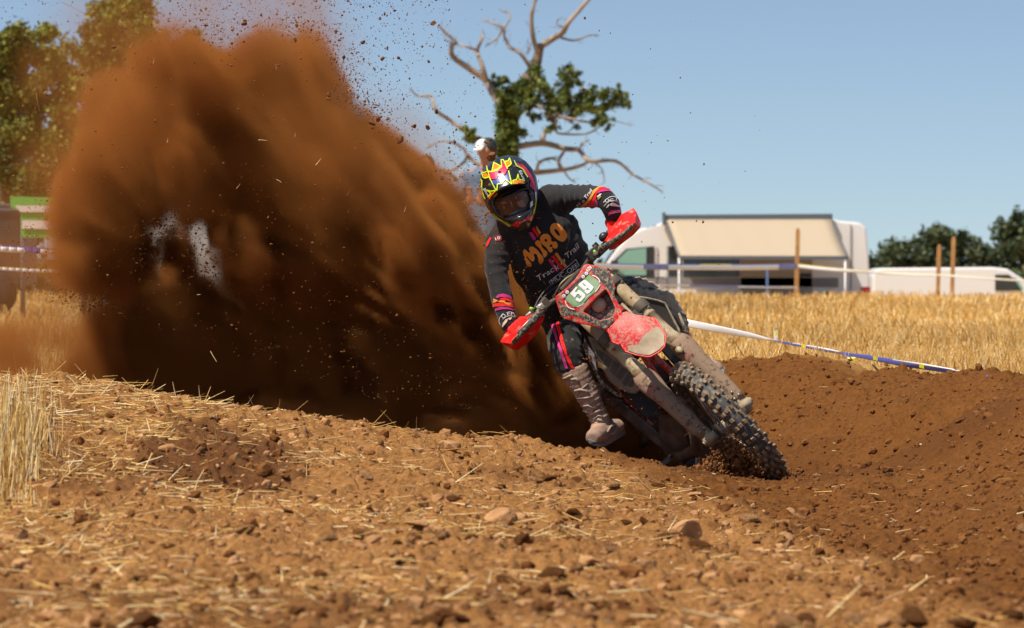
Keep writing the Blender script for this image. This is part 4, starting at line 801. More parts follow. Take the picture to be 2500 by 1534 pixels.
# prints on the cloth
jb_ = bvh_of([jersey]); CA = (1260, 530, 1512/140); CC_ = (1280, 580, 1620/150); CE = (1380, 440, 1890/150); CF = (1180, 700, 1279/110)
def J(nm, shapes, m, lift=.0028, maxe=3): return decal(nm, shapes, jb_, m, jersey, lift, maxe)
J('chest_letters', [[Z(CA, [(190, 900), (235, 845), (290, 890), (350, 950), (370, 930), (345, 850), (365, 785), (430, 770), (510, 820), (570, 880), (640, 970), (710, 1050), (725, 1110), (700, 1200), (630, 1240), (595, 1190), (580, 1080), (545, 1000), (500, 960), (460, 990), (490, 1080), (480, 1150), (420, 1170), (360, 1110), (300, 1030), (275, 1050), (330, 1130), (400, 1210), (415, 1270), (370, 1305), (300, 1290), (265, 1220), (260, 1150), (215, 1120), (240, 1070), (205, 1000)])],
   [Z(CA, [(495, 690), (520, 630), (590, 610), (640, 640), (670, 730), (700, 810), (760, 870), (820, 920), (825, 990), (760, 1070), (720, 1050), (690, 940), (640, 850), (580, 790), (530, 750)])],
   [Z(CA, [(625, 580), (650, 500), (720, 450), (820, 440), (890, 490), (925, 560), (920, 620), (960, 650), (1040, 640), (1085, 690), (1095, 770), (1060, 830), (1000, 830), (970, 790), (940, 820), (965, 870), (940, 930), (880, 940), (840, 880), (790, 800), (720, 740), (660, 680)]), Z(CA, [(745, 600), (770, 572), (810, 590), (818, 640), (785, 655), (755, 635)]), Z(CA, [(880, 750), (910, 715), (955, 725), (960, 775), (920, 795), (890, 785)])],
   [Z(CA, [(890, 310), (920, 220), (990, 165), (1070, 165), (1150, 220), (1230, 300), (1300, 390), (1335, 460), (1330, 550), (1280, 630), (1200, 660), (1110, 620), (1020, 550), (950, 470), (905, 400)]), Z(CA, [(1000, 345), (1025, 310), (1070, 330), (1120, 400), (1155, 470), (1130, 505), (1080, 470), (1030, 410)])]], M_ORANGE)
J('chest_stripe', [[Z(CA, [(335, 420), (430, 400), (530, 570), (470, 625)])], [Z(CA, [(845, 1130), (900, 1085), (1000, 1230), (1130, 1400), (1060, 1455)])]], M_PINK, .0030)
J('chest_stripe', [[Z(CA, [(420, 330), (480, 260), (600, 490), (570, 540)])], [Z(CA, [(920, 1045), (990, 1000), (1250, 1340), (1190, 1400)])]], M_REDC, .0034)
J('chest_stripe', [[Z(CA, [(525, 240), (565, 270), (655, 420), (610, 470), (540, 330)])], [Z(CA, [(1005, 970), (1075, 925), (1200, 1110), (1345, 1280), (1280, 1330)])]], M_ORANGE, .0031)
def TF(s, p0, p1, up, crop=None):   # text between two pixels, capitals as tall as the vector up
    if crop: p0, p1 = Z(crop, [p0, p1])
    raw = text_shapes(s, (0, 0), (1, 0), (0, 1)); xs = [q[0] for sh in raw for lp in sh for q in lp]; x0, x1 = min(xs), max(xs)
    ux = ((p1[0]-p0[0])/(x1-x0), (p1[1]-p0[1])/(x1-x0)); uy = (up[0]/.70, up[1]/.70)
    return [[[(p0[0]+(x-x0)*ux[0]+y*uy[0], p0[1]+(x-x0)*ux[1]+y*uy[1]) for x, y in lp] for lp in sh] for sh in raw]
T = lambda s, at, ux, uy, sh=0: text_shapes(s, at, ux, uy, 1.0, sh)
c0 = Z(CC_, [(330, 1145)])[0]
J('chest_text', TF('Track', (360, 1150), (930, 800), (-5, -13), CC_), M_WHT, .0042, 5); J('chest_text', TF('Trail', (1110, 570), (1430, 270), (-5, -13), CC_), M_WHT, .0042, 5)
J('chest_text', TF('n', (965, 710), (1070, 630), (-3, -13), CC_), M_WHT, .0044, 5)
J('sponsor_text', TF('MUC-OFF', (745, 1215), (1420, 765), (-5.5, -9.5), CC_), M_WHT, .0042, 5)
J('sponsor_frame', stroke(Z(CC_, [(715, 1255), (645, 1155), (1000, 880), (1345, 575), (1440, 730), (1150, 985), (900, 1160), (740, 1230)]), 1.2), M_WHT, .0036)
J('hem_text', TF('SEN', (900, 1460), (1110, 1240), (-5, -6), CC_)+TF('TIAL', (1240, 1080), (1520, 860), (-4, -8), CC_), M_CREAM, .0042, 5)
J('hem_patch', [[Z(CC_, [(1050, 1150), (1120, 1090), (1170, 1160), (1110, 1210)])], [Z(CC_, [(1160, 1030), (1260, 980), (1290, 1050), (1220, 1080)])], [Z(CC_, [(1170, 1230), (1210, 1200), (1250, 1250), (1200, 1300)])]], M_REDC, .0034)
CS1 = (1150, 350, 3.78)
J('shoulder_badge', [[Z(CS1, [(208, 868), (270, 842), (292, 880), (265, 908), (228, 900)])]], M_DKRED, .003); J('shoulder_badge_text', TF('10!', (232, 902), (285, 878), (-2.5, -6.5), CS1), M_WHT, .0042)
J('shoulder_stripe', [[Z(CS1, [(178, 868), (192, 880), (160, 945), (145, 960), (150, 915)])]], M_REDC, .003)
J('cuff_label', [[Z(CE, [(1320, 1000), (1420, 920), (1680, 915), (1700, 1000), (1500, 1000), (1330, 1090)])]], M_PINK, .0036); J('cuff_label_text', TF('MIRO', (1370, 1050), (1660, 985), (0, -5), CE), M_WHT, .0048)
J('collar_trim', stroke(Z(CS1, [(600, 690), (625, 700), (638, 690)]), 1.3), M_REDC, .003)
# left sleeve (right in the picture)
J('sleeve_band', [[Z(CE, [(440, 810), (560, 720), (700, 600), (830, 420), (870, 320), (980, 250), (1060, 205), (1120, 215), (960, 340), (890, 440), (820, 570), (740, 680), (640, 790)])], [Z(CE, [(1190, 205), (1290, 205), (1420, 260), (1520, 320), (1480, 320), (1380, 270), (1240, 250)])]], M_ORANGE, .0032)
J('sleeve_band', [[Z(CE, [(660, 800), (760, 690), (860, 560), (930, 430), (960, 340), (1080, 215), (1230, 250), (1400, 290), (1560, 350), (1590, 400), (1500, 370), (1360, 310), (1200, 280), (1050, 330), (960, 420), (960, 560), (900, 680), (860, 800)])]], M_REDC, .0034)
J('sleeve_band', [[Z(CE, [(950, 430), (1050, 330), (1200, 285), (1340, 320), (1560, 420), (1640, 500), (1640, 540), (1540, 450), (1380, 350), (1260, 350), (1100, 370), (980, 420)])], [Z(CE, [(800, 800), (900, 680), (960, 580), (1000, 700), (1030, 800)])]], M_PINK, .0030)
J('sleeve_text', TF('ck', (385, 815), (500, 710), (-3, -7), CE)+TF('n Trail', (570, 690), (850, 350), (-5, -6), CE), M_WHT, .0044, 4)
J('sleeve_mark', [[Z(CE, [(975, 500), (1060, 430), (1130, 420), (1090, 470), (1000, 540)])]], M_WHT, .0034); J('sleeve_mark', [[Z(CE, [(985, 580), (1090, 480), (1110, 510), (1020, 600)])]], M_YELLOW, .0034)
J('cuff_ring', stroke(Z(CE, [(1185, 690), (1260, 600), (1370, 530), (1470, 515), (1580, 550), (1680, 640), (1720, 720)]), 1.3)+stroke(Z(CE, [(1200, 800), (1270, 720), (1370, 650), (1480, 632), (1600, 680), (1700, 760)]), 1.0), M_WHT, .0036)
J('cuff_text', TF('UC-O', (1240, 690), (1680, 640), (-1, -6.5), CE), M_WHT, .0044, 4)
J('cuff_shape', [[Z(CE, [(1370, 750), (1430, 700), (1500, 700), (1600, 760), (1725, 820), (1730, 860), (1600, 820), (1480, 800), (1400, 790)])], [Z(CE, [(1260, 860), (1290, 790), (1355, 730), (1350, 790), (1300, 840)])]], M_WHT, .0034)
# right sleeve (left in the picture)
J('sleeve_band', [[Z(CF, [(360, 300), (430, 230), (560, 205), (700, 240), (790, 300), (800, 360), (650, 310), (500, 300), (400, 330)])], [Z(CF, [(345, 690), (350, 620), (480, 580), (700, 600), (870, 650), (905, 700), (700, 650), (560, 645)])]], M_PINK, .0030)
J('sleeve_band', [[Z(CF, [(460, 350), (600, 315), (800, 380), (890, 480), (900, 600), (780, 600), (600, 550), (420, 560), (270, 580), (300, 480), (480, 460), (700, 500), (780, 450), (640, 400), (500, 370)])]], M_REDC, .0032)
J('sleeve_band', [[Z(CF, [(300, 340), (400, 385), (430, 400), (360, 450), (290, 460)])], [Z(CF, [(420, 430), (500, 385), (600, 400), (650, 460), (770, 460), (775, 520), (700, 530), (560, 460)])]], M_ORANGE, .0036)
J('sleeve_stripe_dark', stroke(Z(CF, [(285, 590), (420, 570), (600, 560), (780, 600), (890, 620)]), 1.6), M_BLK, .0042)
J('cuff_ring', stroke(Z(CF, [(500, 1080), (460, 980), (480, 880), (570, 770)]), 1.1)+stroke(Z(CF, [(560, 930), (640, 860), (740, 830), (840, 850), (890, 870)]), 1.0)+stroke(Z(CF, [(660, 750), (740, 718), (830, 745), (890, 850)]), 1.0)+stroke(circle(*Z(CF, [(580, 840)])[0], 4, 14), 1.2, True), M_WHT, .0036)
J('cuff_text', TF('FF', (680, 825), (850, 810), (0, -6), CF), M_WHT, .0044)
J('cuff_shape', [[Z(CF, [(540, 1130), (560, 1050), (640, 930), (700, 930), (680, 1000), (600, 1100), (560, 1150)])], [Z(CF, [(660, 920), (760, 880), (810, 870), (770, 950), (740, 950), (700, 920)])]], M_CREAM, .0034)
# trouser stripes
tv = bvh_of([trousers]); CR4 = (1200, 700, 2268/300)
decal('leg_stripe', [[Z(CR4, [(1150, 560), (1210, 560), (1260, 700), (1330, 1000), (1400, 1250), (1500, 1450), (1550, 1512), (1480, 1512), (1400, 1370), (1300, 1100), (1230, 850)])]], tv, M_REDC, trousers, .005, 4)
decal('hip_patch', [[Z(CR4, [(1150, 480), (1200, 400), (1245, 400), (1245, 480)])]], tv, M_REDC, trousers, .005, 4)
decal('leg_stripe', [[Z(CR4, [(1085, 610), (1130, 590), (1190, 800), (1240, 1000), (1280, 1100), (1350, 1300), (1420, 1512), (1370, 1512), (1290, 1280), (1220, 1060), (1150, 860)])]], tv, M_PINK, trousers, .005, 4)
decal('waist_stripe', [[Z(CR3, [(945, 188), (1020, 195), (1110, 215), (1060, 250), (990, 240)])]], tv, M_REDC, trousers, .004, 4)
# ------------------------------------------------------------------ helmet
hc = P(1241, 474, 15.84)
hu = Vector((-.30, .18, .94)).normalized(); hf = Vector((-.05, -.95, -.30)); hf = (hf-hu*hf.dot(hu)).normalized(); hl_ = hu.cross(hf)     # up, forward, rider's left
def HP(F_, L_, U_): return hc+hf*F_+hl_*L_+hu*U_
M_SHELL = mat('black_helmet_gloss', (.012, .012, .014), .25, spec=.5, coat=.2, dirt=((.16, .12, .08), 34, .62, .70))
helmet = None; hm = MB(); rings = []
LV = [(1219, 388, 22, 15.93, .05), (1225, 398, 42, 15.91, .09), (1231, 414, 57, 15.89, .12), (1238, 435, 66, 15.87, .135), (1244, 457, 70, 15.85, .145), (1250, 480, 68, 15.82, .15), (1257, 503, 61, 15.79, .15), (1264, 524, 48, 15.755, .135), (1272, 545, 31, 15.715, .10), (1279, 560, 15, 15.675, .05)]
for px_, py_, w_, d_, t_ in LV:
    e1 = Vector((.945, 0, .33)); e1.normalize(); c = P(px_, py_, d_); ww = w_*d_/FPX
    rings.append([c+e1*ww*math.cos(q)+Vector((0, 1, -.12))*t_*math.copysign(abs(math.sin(q))**.92, math.sin(q)) for q in [2*math.pi*k/36 for k in range(36)]])
hm.loft(rings)
v, f, nn = voxel(hm, .0048, 7)
ppx = 1250+v[:, 0]*FPX/v[:, 1]; ppy = 670-(v[:, 2]-H)*FPX/v[:, 1]; front = v[:, 1] < 15.84
lx_ = ((ppx-1252)*.945-(ppy-494)*.33)/44; ly_ = ((ppx-1252)*.33+(ppy-494)*.945)/34; port = smooth(1.15, .80, np.sqrt(np.abs(lx_)**3.2+np.abs(ly_)**3.2)**(1/1.6))*front; v[:, 1] += port*.045
lx2 = ((ppx-1280)*.945-(ppy-550)*.33)/16; ly2 = ((ppx-1280)*.33+(ppy-550)*.945)/11; v[:, 1] += smooth(1.2, .8, np.hypot(lx2, ly2))*front*.012
helmet = link_mesh('helmet', v, f, M_SHELL, rider)
GP = P(1252, 498, 15.675); GN = Vector((-.06, -.95, -.22)).normalized()
def gb_(q, x, y): L0 = ((x-1252)*.945-(y-498)*.33)/44; return .012-.045*L0*L0
lens = panel('goggles', [(1214, 494), (1232, 486), (1255, 476), (1275, 467), (1286, 467), (1294, 488), (1286, 506), (1270, 511), (1260, 514), (1252, 524), (1236, 527), (1221, 524), (1213, 508)], GP, GN, mat('brown_goggle_lens', (.055, .020, .013), .22, spec=.45, col2=(.10, .035, .02), scale=14), rider, thick=.003, bulge=gb_, maxe=5)
fm = MB(); ol = [(1212, 494), (1232, 483), (1255, 473), (1275, 464), (1289, 465), (1298, 489), (1289, 509), (1272, 514), (1262, 517), (1253, 527), (1236, 531), (1219, 527), (1209, 508), (1212, 494)]
fm.tube([on_plane(x, y, GP, GN)+GN*(gb_(None, x, y)-.002) for x, y in ol], .0055, 8); fm.build('goggle_frame', M_BLK, lens)
lb_ = bvh_of([lens]); M_GLARE = mat('painted_reflection', (.20, .11, .085), .4)  # pale brown streaks paint reflections onto the lens
for pts in ([(690, 850), (715, 900), (735, 970), (720, 975), (700, 920), (680, 860)], [(770, 800), (800, 795), (800, 830), (780, 830)], [(520, 900), (600, 880), (640, 900), (560, 930)], [(930, 740), (970, 780), (950, 800), (920, 770)], [(800, 890), (900, 850), (960, 960), (900, 985), (830, 960)], [(560, 960), (590, 955), (600, 1000), (580, 1010)]):
    decal('painted_reflection', [[Z((1150, 370, 7.2), pts)]], lb_, M_GLARE, lens, .002, 4)
bk = MB(); bk.blob(on_plane(1254, 500, GP-GN*.03, GN), (.072, 0, .025), (0, .02, 0), (-.02, 0, .045), 14); bk.build('goggle_foam', M_BLK, lens)
CH = (1150, 370, 7.2); pk = MB(); rows4 = [[(1189, 404), (1205, 391), (1226, 387), (1244, 385), (1259, 395)], [(1175, 428), (1196, 412), (1224, 404), (1253, 401), (1279, 414)], [(1177, 460), (1198, 440), (1230, 426), (1263, 423), (1293, 436)], [(1196, 491), (1211, 470), (1238, 456), (1264, 450), (1282, 450)]]
dep4 = [15.765, 15.70, 15.655, 15.615]; cd5 = [.055, .012, 0, .008, .045]
def cr(t, n):
    k = min(int(t*(n-1)), n-2); u_ = t*(n-1)-k; return k, u_
def bez(get, n, t):
    k, u_ = cr(t, n); p0_, p1_, p2_, p3_ = get(max(k-1, 0)), get(k), get(k+1), get(min(k+2, n-1)); return .5*((2*p1_)+(p2_-p0_)*u_+(2*p0_-5*p1_+4*p2_-p3_)*u_**2+(3*p1_-p0_-3*p2_+p3_)*u_**3)
G4 = [[P(*rows4[i][j], dep4[i]+cd5[j]) for j in range(5)] for i in range(4)]
rings = [[bez(lambda i: bez(lambda j: G4[i][j], 5, s), 4, t) for s in np.linspace(0, 1, 21)] for t in np.linspace(0, 1, 15)]
pk.loft(rings, close=False, caps=False); peak = pk.build('peak', M_SHELL, helmet); s_ = peak.modifiers.new('t', 'SOLIDIFY'); s_.thickness = .005; s_.offset = -1
hv = bvh_of([helmet, peak])
M_LIME = mat('lime_print', (.62, .80, .012), .3, coat=.3); M_HPINK = mat('hot_pink_print', (.82, .01, .09), .3, coat=.3); M_HOR = mat('helmet_orange_print', (.85, .22, .01), .3, coat=.3); M_HBLU = mat('helmet_blue_print', (.03, .06, .32), .3, coat=.3); M_HRED = mat('helmet_red_print', (.55, .01, .02), .3, coat=.3); M_HWH = mat('helmet_white_print', (.7, .7, .7), .4)
def HD(nm, shapes, m, lift=.003, maxe=3): return decal(nm, shapes, hv, m, helmet, lift, maxe)
HD('pink_panel', [[Z(CH, [(300, 350), (370, 370), (470, 345), (545, 285), (560, 190), (600, 250), (640, 330), (600, 400), (560, 430), (480, 440), (440, 490), (350, 490), (320, 430)])]], M_HPINK, .0030)
HD('blue_panel', [[Z(CH, [(360, 510), (430, 505), (490, 450), (560, 415), (600, 450), (660, 350), (680, 400), (690, 520), (640, 510), (600, 495), (560, 560), (500, 555), (450, 600), (400, 570)])]], M_HBLU, .0030)
HD('orange_panel', [[Z(CH, [(410, 215), (510, 270), (470, 320), (385, 340)])], [Z(CH, [(600, 195), (680, 175), (700, 240), (650, 270), (620, 240)])], [Z(CH, [(215, 400), (280, 385), (315, 440), (255, 470)])], [Z(CH, [(735, 520), (800, 510), (930, 520), (925, 570), (745, 580)])], [Z(CH, [(315, 800), (370, 740), (430, 700), (450, 745), (400, 800), (345, 865)])]], M_HOR, .0034)
yl = [[(285, 265), (300, 350), (370, 365), (460, 340), (540, 280), (530, 160), (570, 160), (640, 310)], [(640, 310), (610, 240), (590, 190), (650, 180), (672, 130), (705, 220), (690, 250), (640, 285)], [(405, 205), (525, 270), (465, 325), (375, 350), (405, 205)], [(285, 265), (335, 470), (400, 600), (462, 710), (470, 580), (545, 570), (600, 500), (640, 520), (700, 570), (715, 580), (680, 430), (660, 350)], [(195, 375), (230, 460), (260, 475), (320, 455)], [(195, 375), (240, 380), (285, 360)], [(740, 585), (735, 520), (800, 500), (820, 410), (835, 500), (930, 515)], [(310, 800), (360, 730), (290, 680), (370, 700), (420, 690), (460, 740), (400, 790)], [(750, 170), (790, 260), (900, 320), (960, 420), (985, 460)], [(165, 480), (205, 520), (200, 640), (235, 780), (260, 830)], [(390, 1090), (500, 1180), (620, 1250), (700, 1300)], [(1130, 860), (1120, 950), (1095, 1060), (1085, 1100)]]
for q in yl: HD('lime_line', stroke(Z(CH, q), 2.3), M_LIME, .0042)
HD('red_panel', [[Z(CH, [(870, 215), (960, 290), (1050, 410), (1105, 540), (1135, 700), (1115, 730), (1075, 620), (1015, 470), (930, 340)])], [Z(CH, [(780, 200), (850, 230), (940, 310), (1020, 400), (1000, 410), (930, 350), (800, 250)])], [Z(CH, [(170, 510), (200, 530), (190, 640), (215, 760), (170, 690), (155, 600)])], [Z(CH, [(1040, 500), (1075, 540), (1095, 660), (1080, 680), (1030, 620)])], [Z(CH, [(700, 1290), (790, 1240), (960, 1180), (1000, 1120), (1040, 1150), (1090, 1090), (1085, 1160), (1050, 1225), (1000, 1200), (870, 1250), (830, 1330)])]], M_HRED, .0030)
HD('chin_text', TF('fasth', (850, 1265), (965, 1205), (-1.5, -4), CH), M_HWH, .0044)
HD('side_text', TF('Blue', (830, 360), (905, 510), (6, -3), CH)+TF('Blue', (220, 665), (310, 800), (6, -3), CH), M_HWH, .0040)
HD('brow_text', TF('MOTOCROSS', (500, 810), (820, 670), (-1.6, -4), CH), mat('faded_print', (.16, .05, .06), .5), .003)
HD('white_panel', [[Z(CH, [(1050, 900), (1085, 870), (1080, 950), (1045, 1010)])], [Z(CH, [(1110, 700), (1140, 720), (1145, 860), (1125, 860)])]], M_HWH, .003)
# ------------------------------------------------------------------ the dust plume: a volume baked from a numpy field
def poly_mask(poly, gx, gz):       # point-in-polygon on grids
    inside = np.zeros(gx.shape, bool); n = len(poly)
    for i in range(n):
        x1, y1 = poly[i]; x2, y2 = poly[(i+1) % n]
        if y1 == y2: continue
        c = ((y1 > gz) != (y2 > gz)) & (gx < (x2-x1)*(gz-y1)/(y2-y1)+x1); inside ^= c
    return inside.astype(float)
def blur1(a, s, ax):
    r = int(3*s)+1; k = np.exp(-.5*(np.arange(-r, r+1)/s)**2); k /= k.sum()
    return np.apply_along_axis(lambda q: np.convolve(np.pad(q, r, mode='edge'), k, 'valid'), ax, a)
def dust_material():
    m = bpy.data.materials.new('airborne_soil'); m.use_nodes = True; n = m.node_tree.nodes; l = m.node_tree.links; n.clear()
    o = n.new('ShaderNodeOutputMaterial'); v = n.new('ShaderNodeVolumePrincipled')
    v.inputs['Color'].default_value = (.56, .235, .060, 1); v.inputs['Density'].default_value = 1.0; v.inputs['Anisotropy'].default_value = .1
    v.inputs['Density Attribute'].default_value = 'density'
    l.new(v.outputs[0], o.inputs['Volume']); return m
M_DUST = dust_material()
def volume_from_grid(name, D, lo, hi, m):
    nx_, ny_, nz_ = D.shape
    me = bpy.data.meshes.new(name); me.vertices.add(D.size+8)
    cs = np.array([(a, b, c) for a in (lo[0], hi[0]) for b in (lo[1], hi[1]) for c in (lo[2], hi[2])])
    co = np.zeros((D.size+8, 3), np.float32); co[:D.size] = lo; co[D.size:] = cs; me.vertices.foreach_set('co', co.ravel())
    me.update()
    at = me.attributes.new('dens', 'FLOAT', 'POINT'); dd = np.zeros(D.size+8, np.float32); dd[:D.size] = D.transpose(2, 1, 0).ravel(); at.data.foreach_set('value', dd)
    o = bpy.data.objects.new(name, me); COL.objects.link(o); me.materials.append(m)
    ng = bpy.data.node_groups.new('bake_density', 'GeometryNodeTree')
    ng.interface.new_socket('Geometry', in_out='INPUT', socket_type='NodeSocketGeometry'); ng.interface.new_socket('Geometry', in_out='OUTPUT', socket_type='NodeSocketGeometry')
    N = ng.nodes; L = ng.links; gi = N.new('NodeGroupInput'); go = N.new('NodeGroupOutput')
    vc = N.new('GeometryNodeVolumeCube'); vc.inputs['Min'].default_value = lo; vc.inputs['Max'].default_value = hi
    vc.inputs['Resolution X'].default_value = nx_; vc.inputs['Resolution Y'].default_value = ny_; vc.inputs['Resolution Z'].default_value = nz_
    pos = N.new('GeometryNodeInputPosition'); sub = N.new('ShaderNodeVectorMath'); sub.operation = 'SUBTRACT'; sub.inputs[1].default_value = lo; L.new(pos.outputs[0], sub.inputs[0])
    mul = N.new('ShaderNodeVectorMath'); mul.operation = 'MULTIPLY'; mul.inputs[1].default_value = [(s-1)/(b-a) for s, a, b in zip(D.shape, lo, hi)]; L.new(sub.outputs[0], mul.inputs[0])
    add = N.new('ShaderNodeVectorMath'); add.operation = 'ADD'; add.inputs[1].default_value = (.5, .5, .5); L.new(mul.outputs[0], add.inputs[0])
    fl = N.new('ShaderNodeVectorMath'); fl.operation = 'FLOOR'; L.new(add.outputs[0], fl.inputs[0])
    dot = N.new('ShaderNodeVectorMath'); dot.operation = 'DOT_PRODUCT'; dot.inputs[1].default_value = (1, nx_, nx_*ny_); L.new(fl.outputs[0], dot.inputs[0])
    f2i = N.new('FunctionNodeFloatToInt'); L.new(dot.outputs['Value'], f2i.inputs[0])
    na = N.new('GeometryNodeInputNamedAttribute'); na.data_type = 'FLOAT'; na.inputs['Name'].default_value = 'dens'
    si = N.new('GeometryNodeSampleIndex'); si.data_type = 'FLOAT'; si.domain = 'POINT'; si.clamp = True
    L.new(gi.outputs[0], si.inputs['Geometry']); L.new(na.outputs[0], si.inputs['Value']); L.new(f2i.outputs[0], si.inputs['Index'])
    L.new(si.outputs[0], vc.inputs['Density']); sm_ = N.new('GeometryNodeSetMaterial'); sm_.inputs['Material'].default_value = m
    L.new(vc.outputs[0], sm_.inputs[0]); L.new(sm_.outputs[0], go.inputs[0])
    md = o.modifiers.new('bake', 'NODES'); md.node_group = ng
    return o
PD = 16.6                       # depth of the middle of the plume
def wx(px): return (px-1250)*PD/FPX
def wz(py): return H+(670-py)*PD/FPX
lo = (-3.2, 15.25, -.12); hi = (1.0, 18.4, 2.3); vs_ = .020
shp = [int((b-a)/vs_) for a, b in zip(lo, hi)]
ax_ = [np.linspace(a, b, s) for a, b, s in zip(lo, hi, shp)]
GX, GZ = np.meshgrid(ax_[0], ax_[2], indexing='ij')
def M2(poly, s): return blur1(blur1(poly_mask([(wx(a), wz(b)) for a, b in poly], GX, GZ), s/vs_, 0), s/vs_, 1)
core = M2([(-200, 790), (60, 760), (170, 640), (160, 500), (235, 340), (285, 230), (340, 130), (420, 125), (470, 80), (560, 160), (640, 90), (745, 95), (780, 190), (800, 290), (880, 330), (950, 380), (960, 385), (1000, 420), (1045, 520), (1130, 600), (1290, 670), (1400, 850), (1440, 1120), (900, 1120), (-200, 1050)], .05)
low = M2([(1150, 1200), (1150, 880), (1420, 880), (1560, 940), (1650, 1010), (1665, 1200)], .04)
thin = M2([(-200, 560), (40, 520), (60, 380), (60, 150), (280, -60), (700, -80), (850, 40), (870, 250), (980, 290), (1100, 350), (1180, 470), (1250, 600), (1100, 700), (300, 800), (-200, 800)], .12)
gap = M2([(300, 520), (470, 510), (600, 540), (640, 620), (520, 715), (330, 690), (280, 600)], .04)
gap2 = M2([(-200, 680), (250, 690), (330, 760), (200, 790), (-200, 790)], .04)
dark = M2([(250, 745), (400, 650), (560, 660), (760, 760), (1000, 720), (1100, 800), (1080, 900), (1180, 960), (1000, 1080), (300, 1000)], .12)
X3, Y3, Z3 = np.meshgrid(*ax_, indexing='ij')
sx, sz = wx(1450), wz(1080); ang3 = np.arctan2(Z3-sz, -(X3-sx)); rad3 = np.hypot(X3-sx, Z3-sz); yy = Y3-PD
wq = .16*fbm(X3*1.3, Y3*1.3, Z3*1.3, 3, 81)
streak = fbm((ang3+wq)*8, yy*2.2, rad3*.8, 4, 82)
streak2 = 1-2.4*np.abs(vnoise((ang3+wq*.7)*15, yy*2.6, rad3*.9, 86))
wX, wY, wZ = X3+.22*streak, Y3+.2*wq, Z3+.18*wq
def turb(s, seed, o=4):
    r = 0; a = 1.; t = 0
    for q in range(o): r = r+a*np.abs(vnoise(wX*s*2**q, wY*s*2**q, wZ*s*2**q, seed+q*5)); t += a; a *= .58
    return r/t
puff = (turb(2.1, 83)*2.6-.9); fine3 = fbm(wX*10, wY*10, wZ*10, 3, 84)
# jets of soil: chains of soft blobs thrown from the track, leaning back over it
rj = np.random.default_rng(19); JET = np.zeros(shp)
def splat(c, rad, amp, tdir):
    i0 = [max(0, int((c[q]-2.6*rad-lo[q])/vs_)) for q in range(3)]; i1 = [min(shp[q], int((c[q]+2.6*rad-lo[q])/vs_)+2) for q in range(3)]
    if any(a >= b for a, b in zip(i0, i1)): return
    g = np.meshgrid(*[ax_[q][i0[q]:i1[q]]-c[q] for q in range(3)], indexing='ij'); al = g[0]*tdir[0]+g[1]*tdir[1]+g[2]*tdir[2]; r2 = g[0]**2+g[1]**2+g[2]**2
    JET[i0[0]:i1[0], i0[1]:i1[1], i0[2]:i1[2]] += amp*np.exp(-(r2-.55*al*al)/(rad*rad))
ENDS = [((1430, 1030), (1190, 680)), ((1420, 1010), (1100, 570)), ((1400, 1000), (1020, 450)), ((1380, 1000), (965, 350)), ((1350, 1000), (910, 350)), ((1320, 1000), (880, 300)), ((1290, 1000), (800, 205)), ((1250, 980), (765, 120)), ((1210, 980), (735, 70)), ((1160, 980), (690, 110)), ((1100, 960), (640, 70)), ((1000, 960), (560, 130)), ((900, 960), (480, 45)), ((800, 950), (400, 60)), ((700, 940), (330, 95)), ((600, 930), (270, 190)), ((520, 920), (235, 300)), ((450, 910), (200, 400)), ((400, 900), (170, 520)), ((380, 900), (140, 600))]
jl = [(a, b, 1.0) for a, b in ENDS]
for k in range(120):
    gx = rj.uniform(380, 1420); a0 = rj.uniform(0, 1); top = np.interp(gx-(470-gx*.12), [-100, 300, 700, 1100], [330, 90, 180, 520]); L_ = rj.uniform(.35, 1.0)
    j = int(np.clip((1430-gx)/1050*19+rj.normal(0, 1.5), 0, 19)); e_ = ENDS[j][1]; s_ = (gx, 960+rj.uniform(-20, 60)); jl.append((s_, (s_[0]+(e_[0]+rj.normal(0, 35)-s_[0])*L_, s_[1]+(e_[1]+rj.normal(0, 30)-s_[1])*L_), L_))
for (s_, e_, L_) in jl:
    e_ = (s_[0]+(e_[0]-s_[0])*.90, s_[1]+(e_[1]-s_[1])*.90)
    y0 = PD+rj.normal(.1, .16); y1 = PD+rj.normal(-.15, .28); n_ = int(16+22*L_); wid = rj.uniform(.55, 1.3); ar = rj.uniform(.25, 1.1); ph = rj.uniform(0, 6)
    A = np.array([wx(s_[0]), y0, wz(s_[1])]); B_ = np.array([wx(e_[0]), y1, wz(e_[1])]); bend = np.array([rj.normal(-.12, .10), 0, rj.normal(-.02, .08)])*L_
    td = (B_-A)/np.linalg.norm(B_-A)
    for q in range(n_):
        t = (q+rj.uniform(-.3, .3))/(n_-1); t = min(max(t, 0), 1); c = A+(B_-A)*t+bend*4*t*(1-t)+rj.normal(0, .014+.02*t, 3)
        splat(c, (.036+.062*t**.8)*wid, ar*(.55+.45*math.sin(ph+t*7))*(1-.35*t), td)
edge = core[:, None, :]*.80+.32*fbm(X3*2.2, Y3*1.2, Z3*2.2, 3, 87)+.34*puff+.28*streak*smooth(0, .8, rad3)+.20*fine3
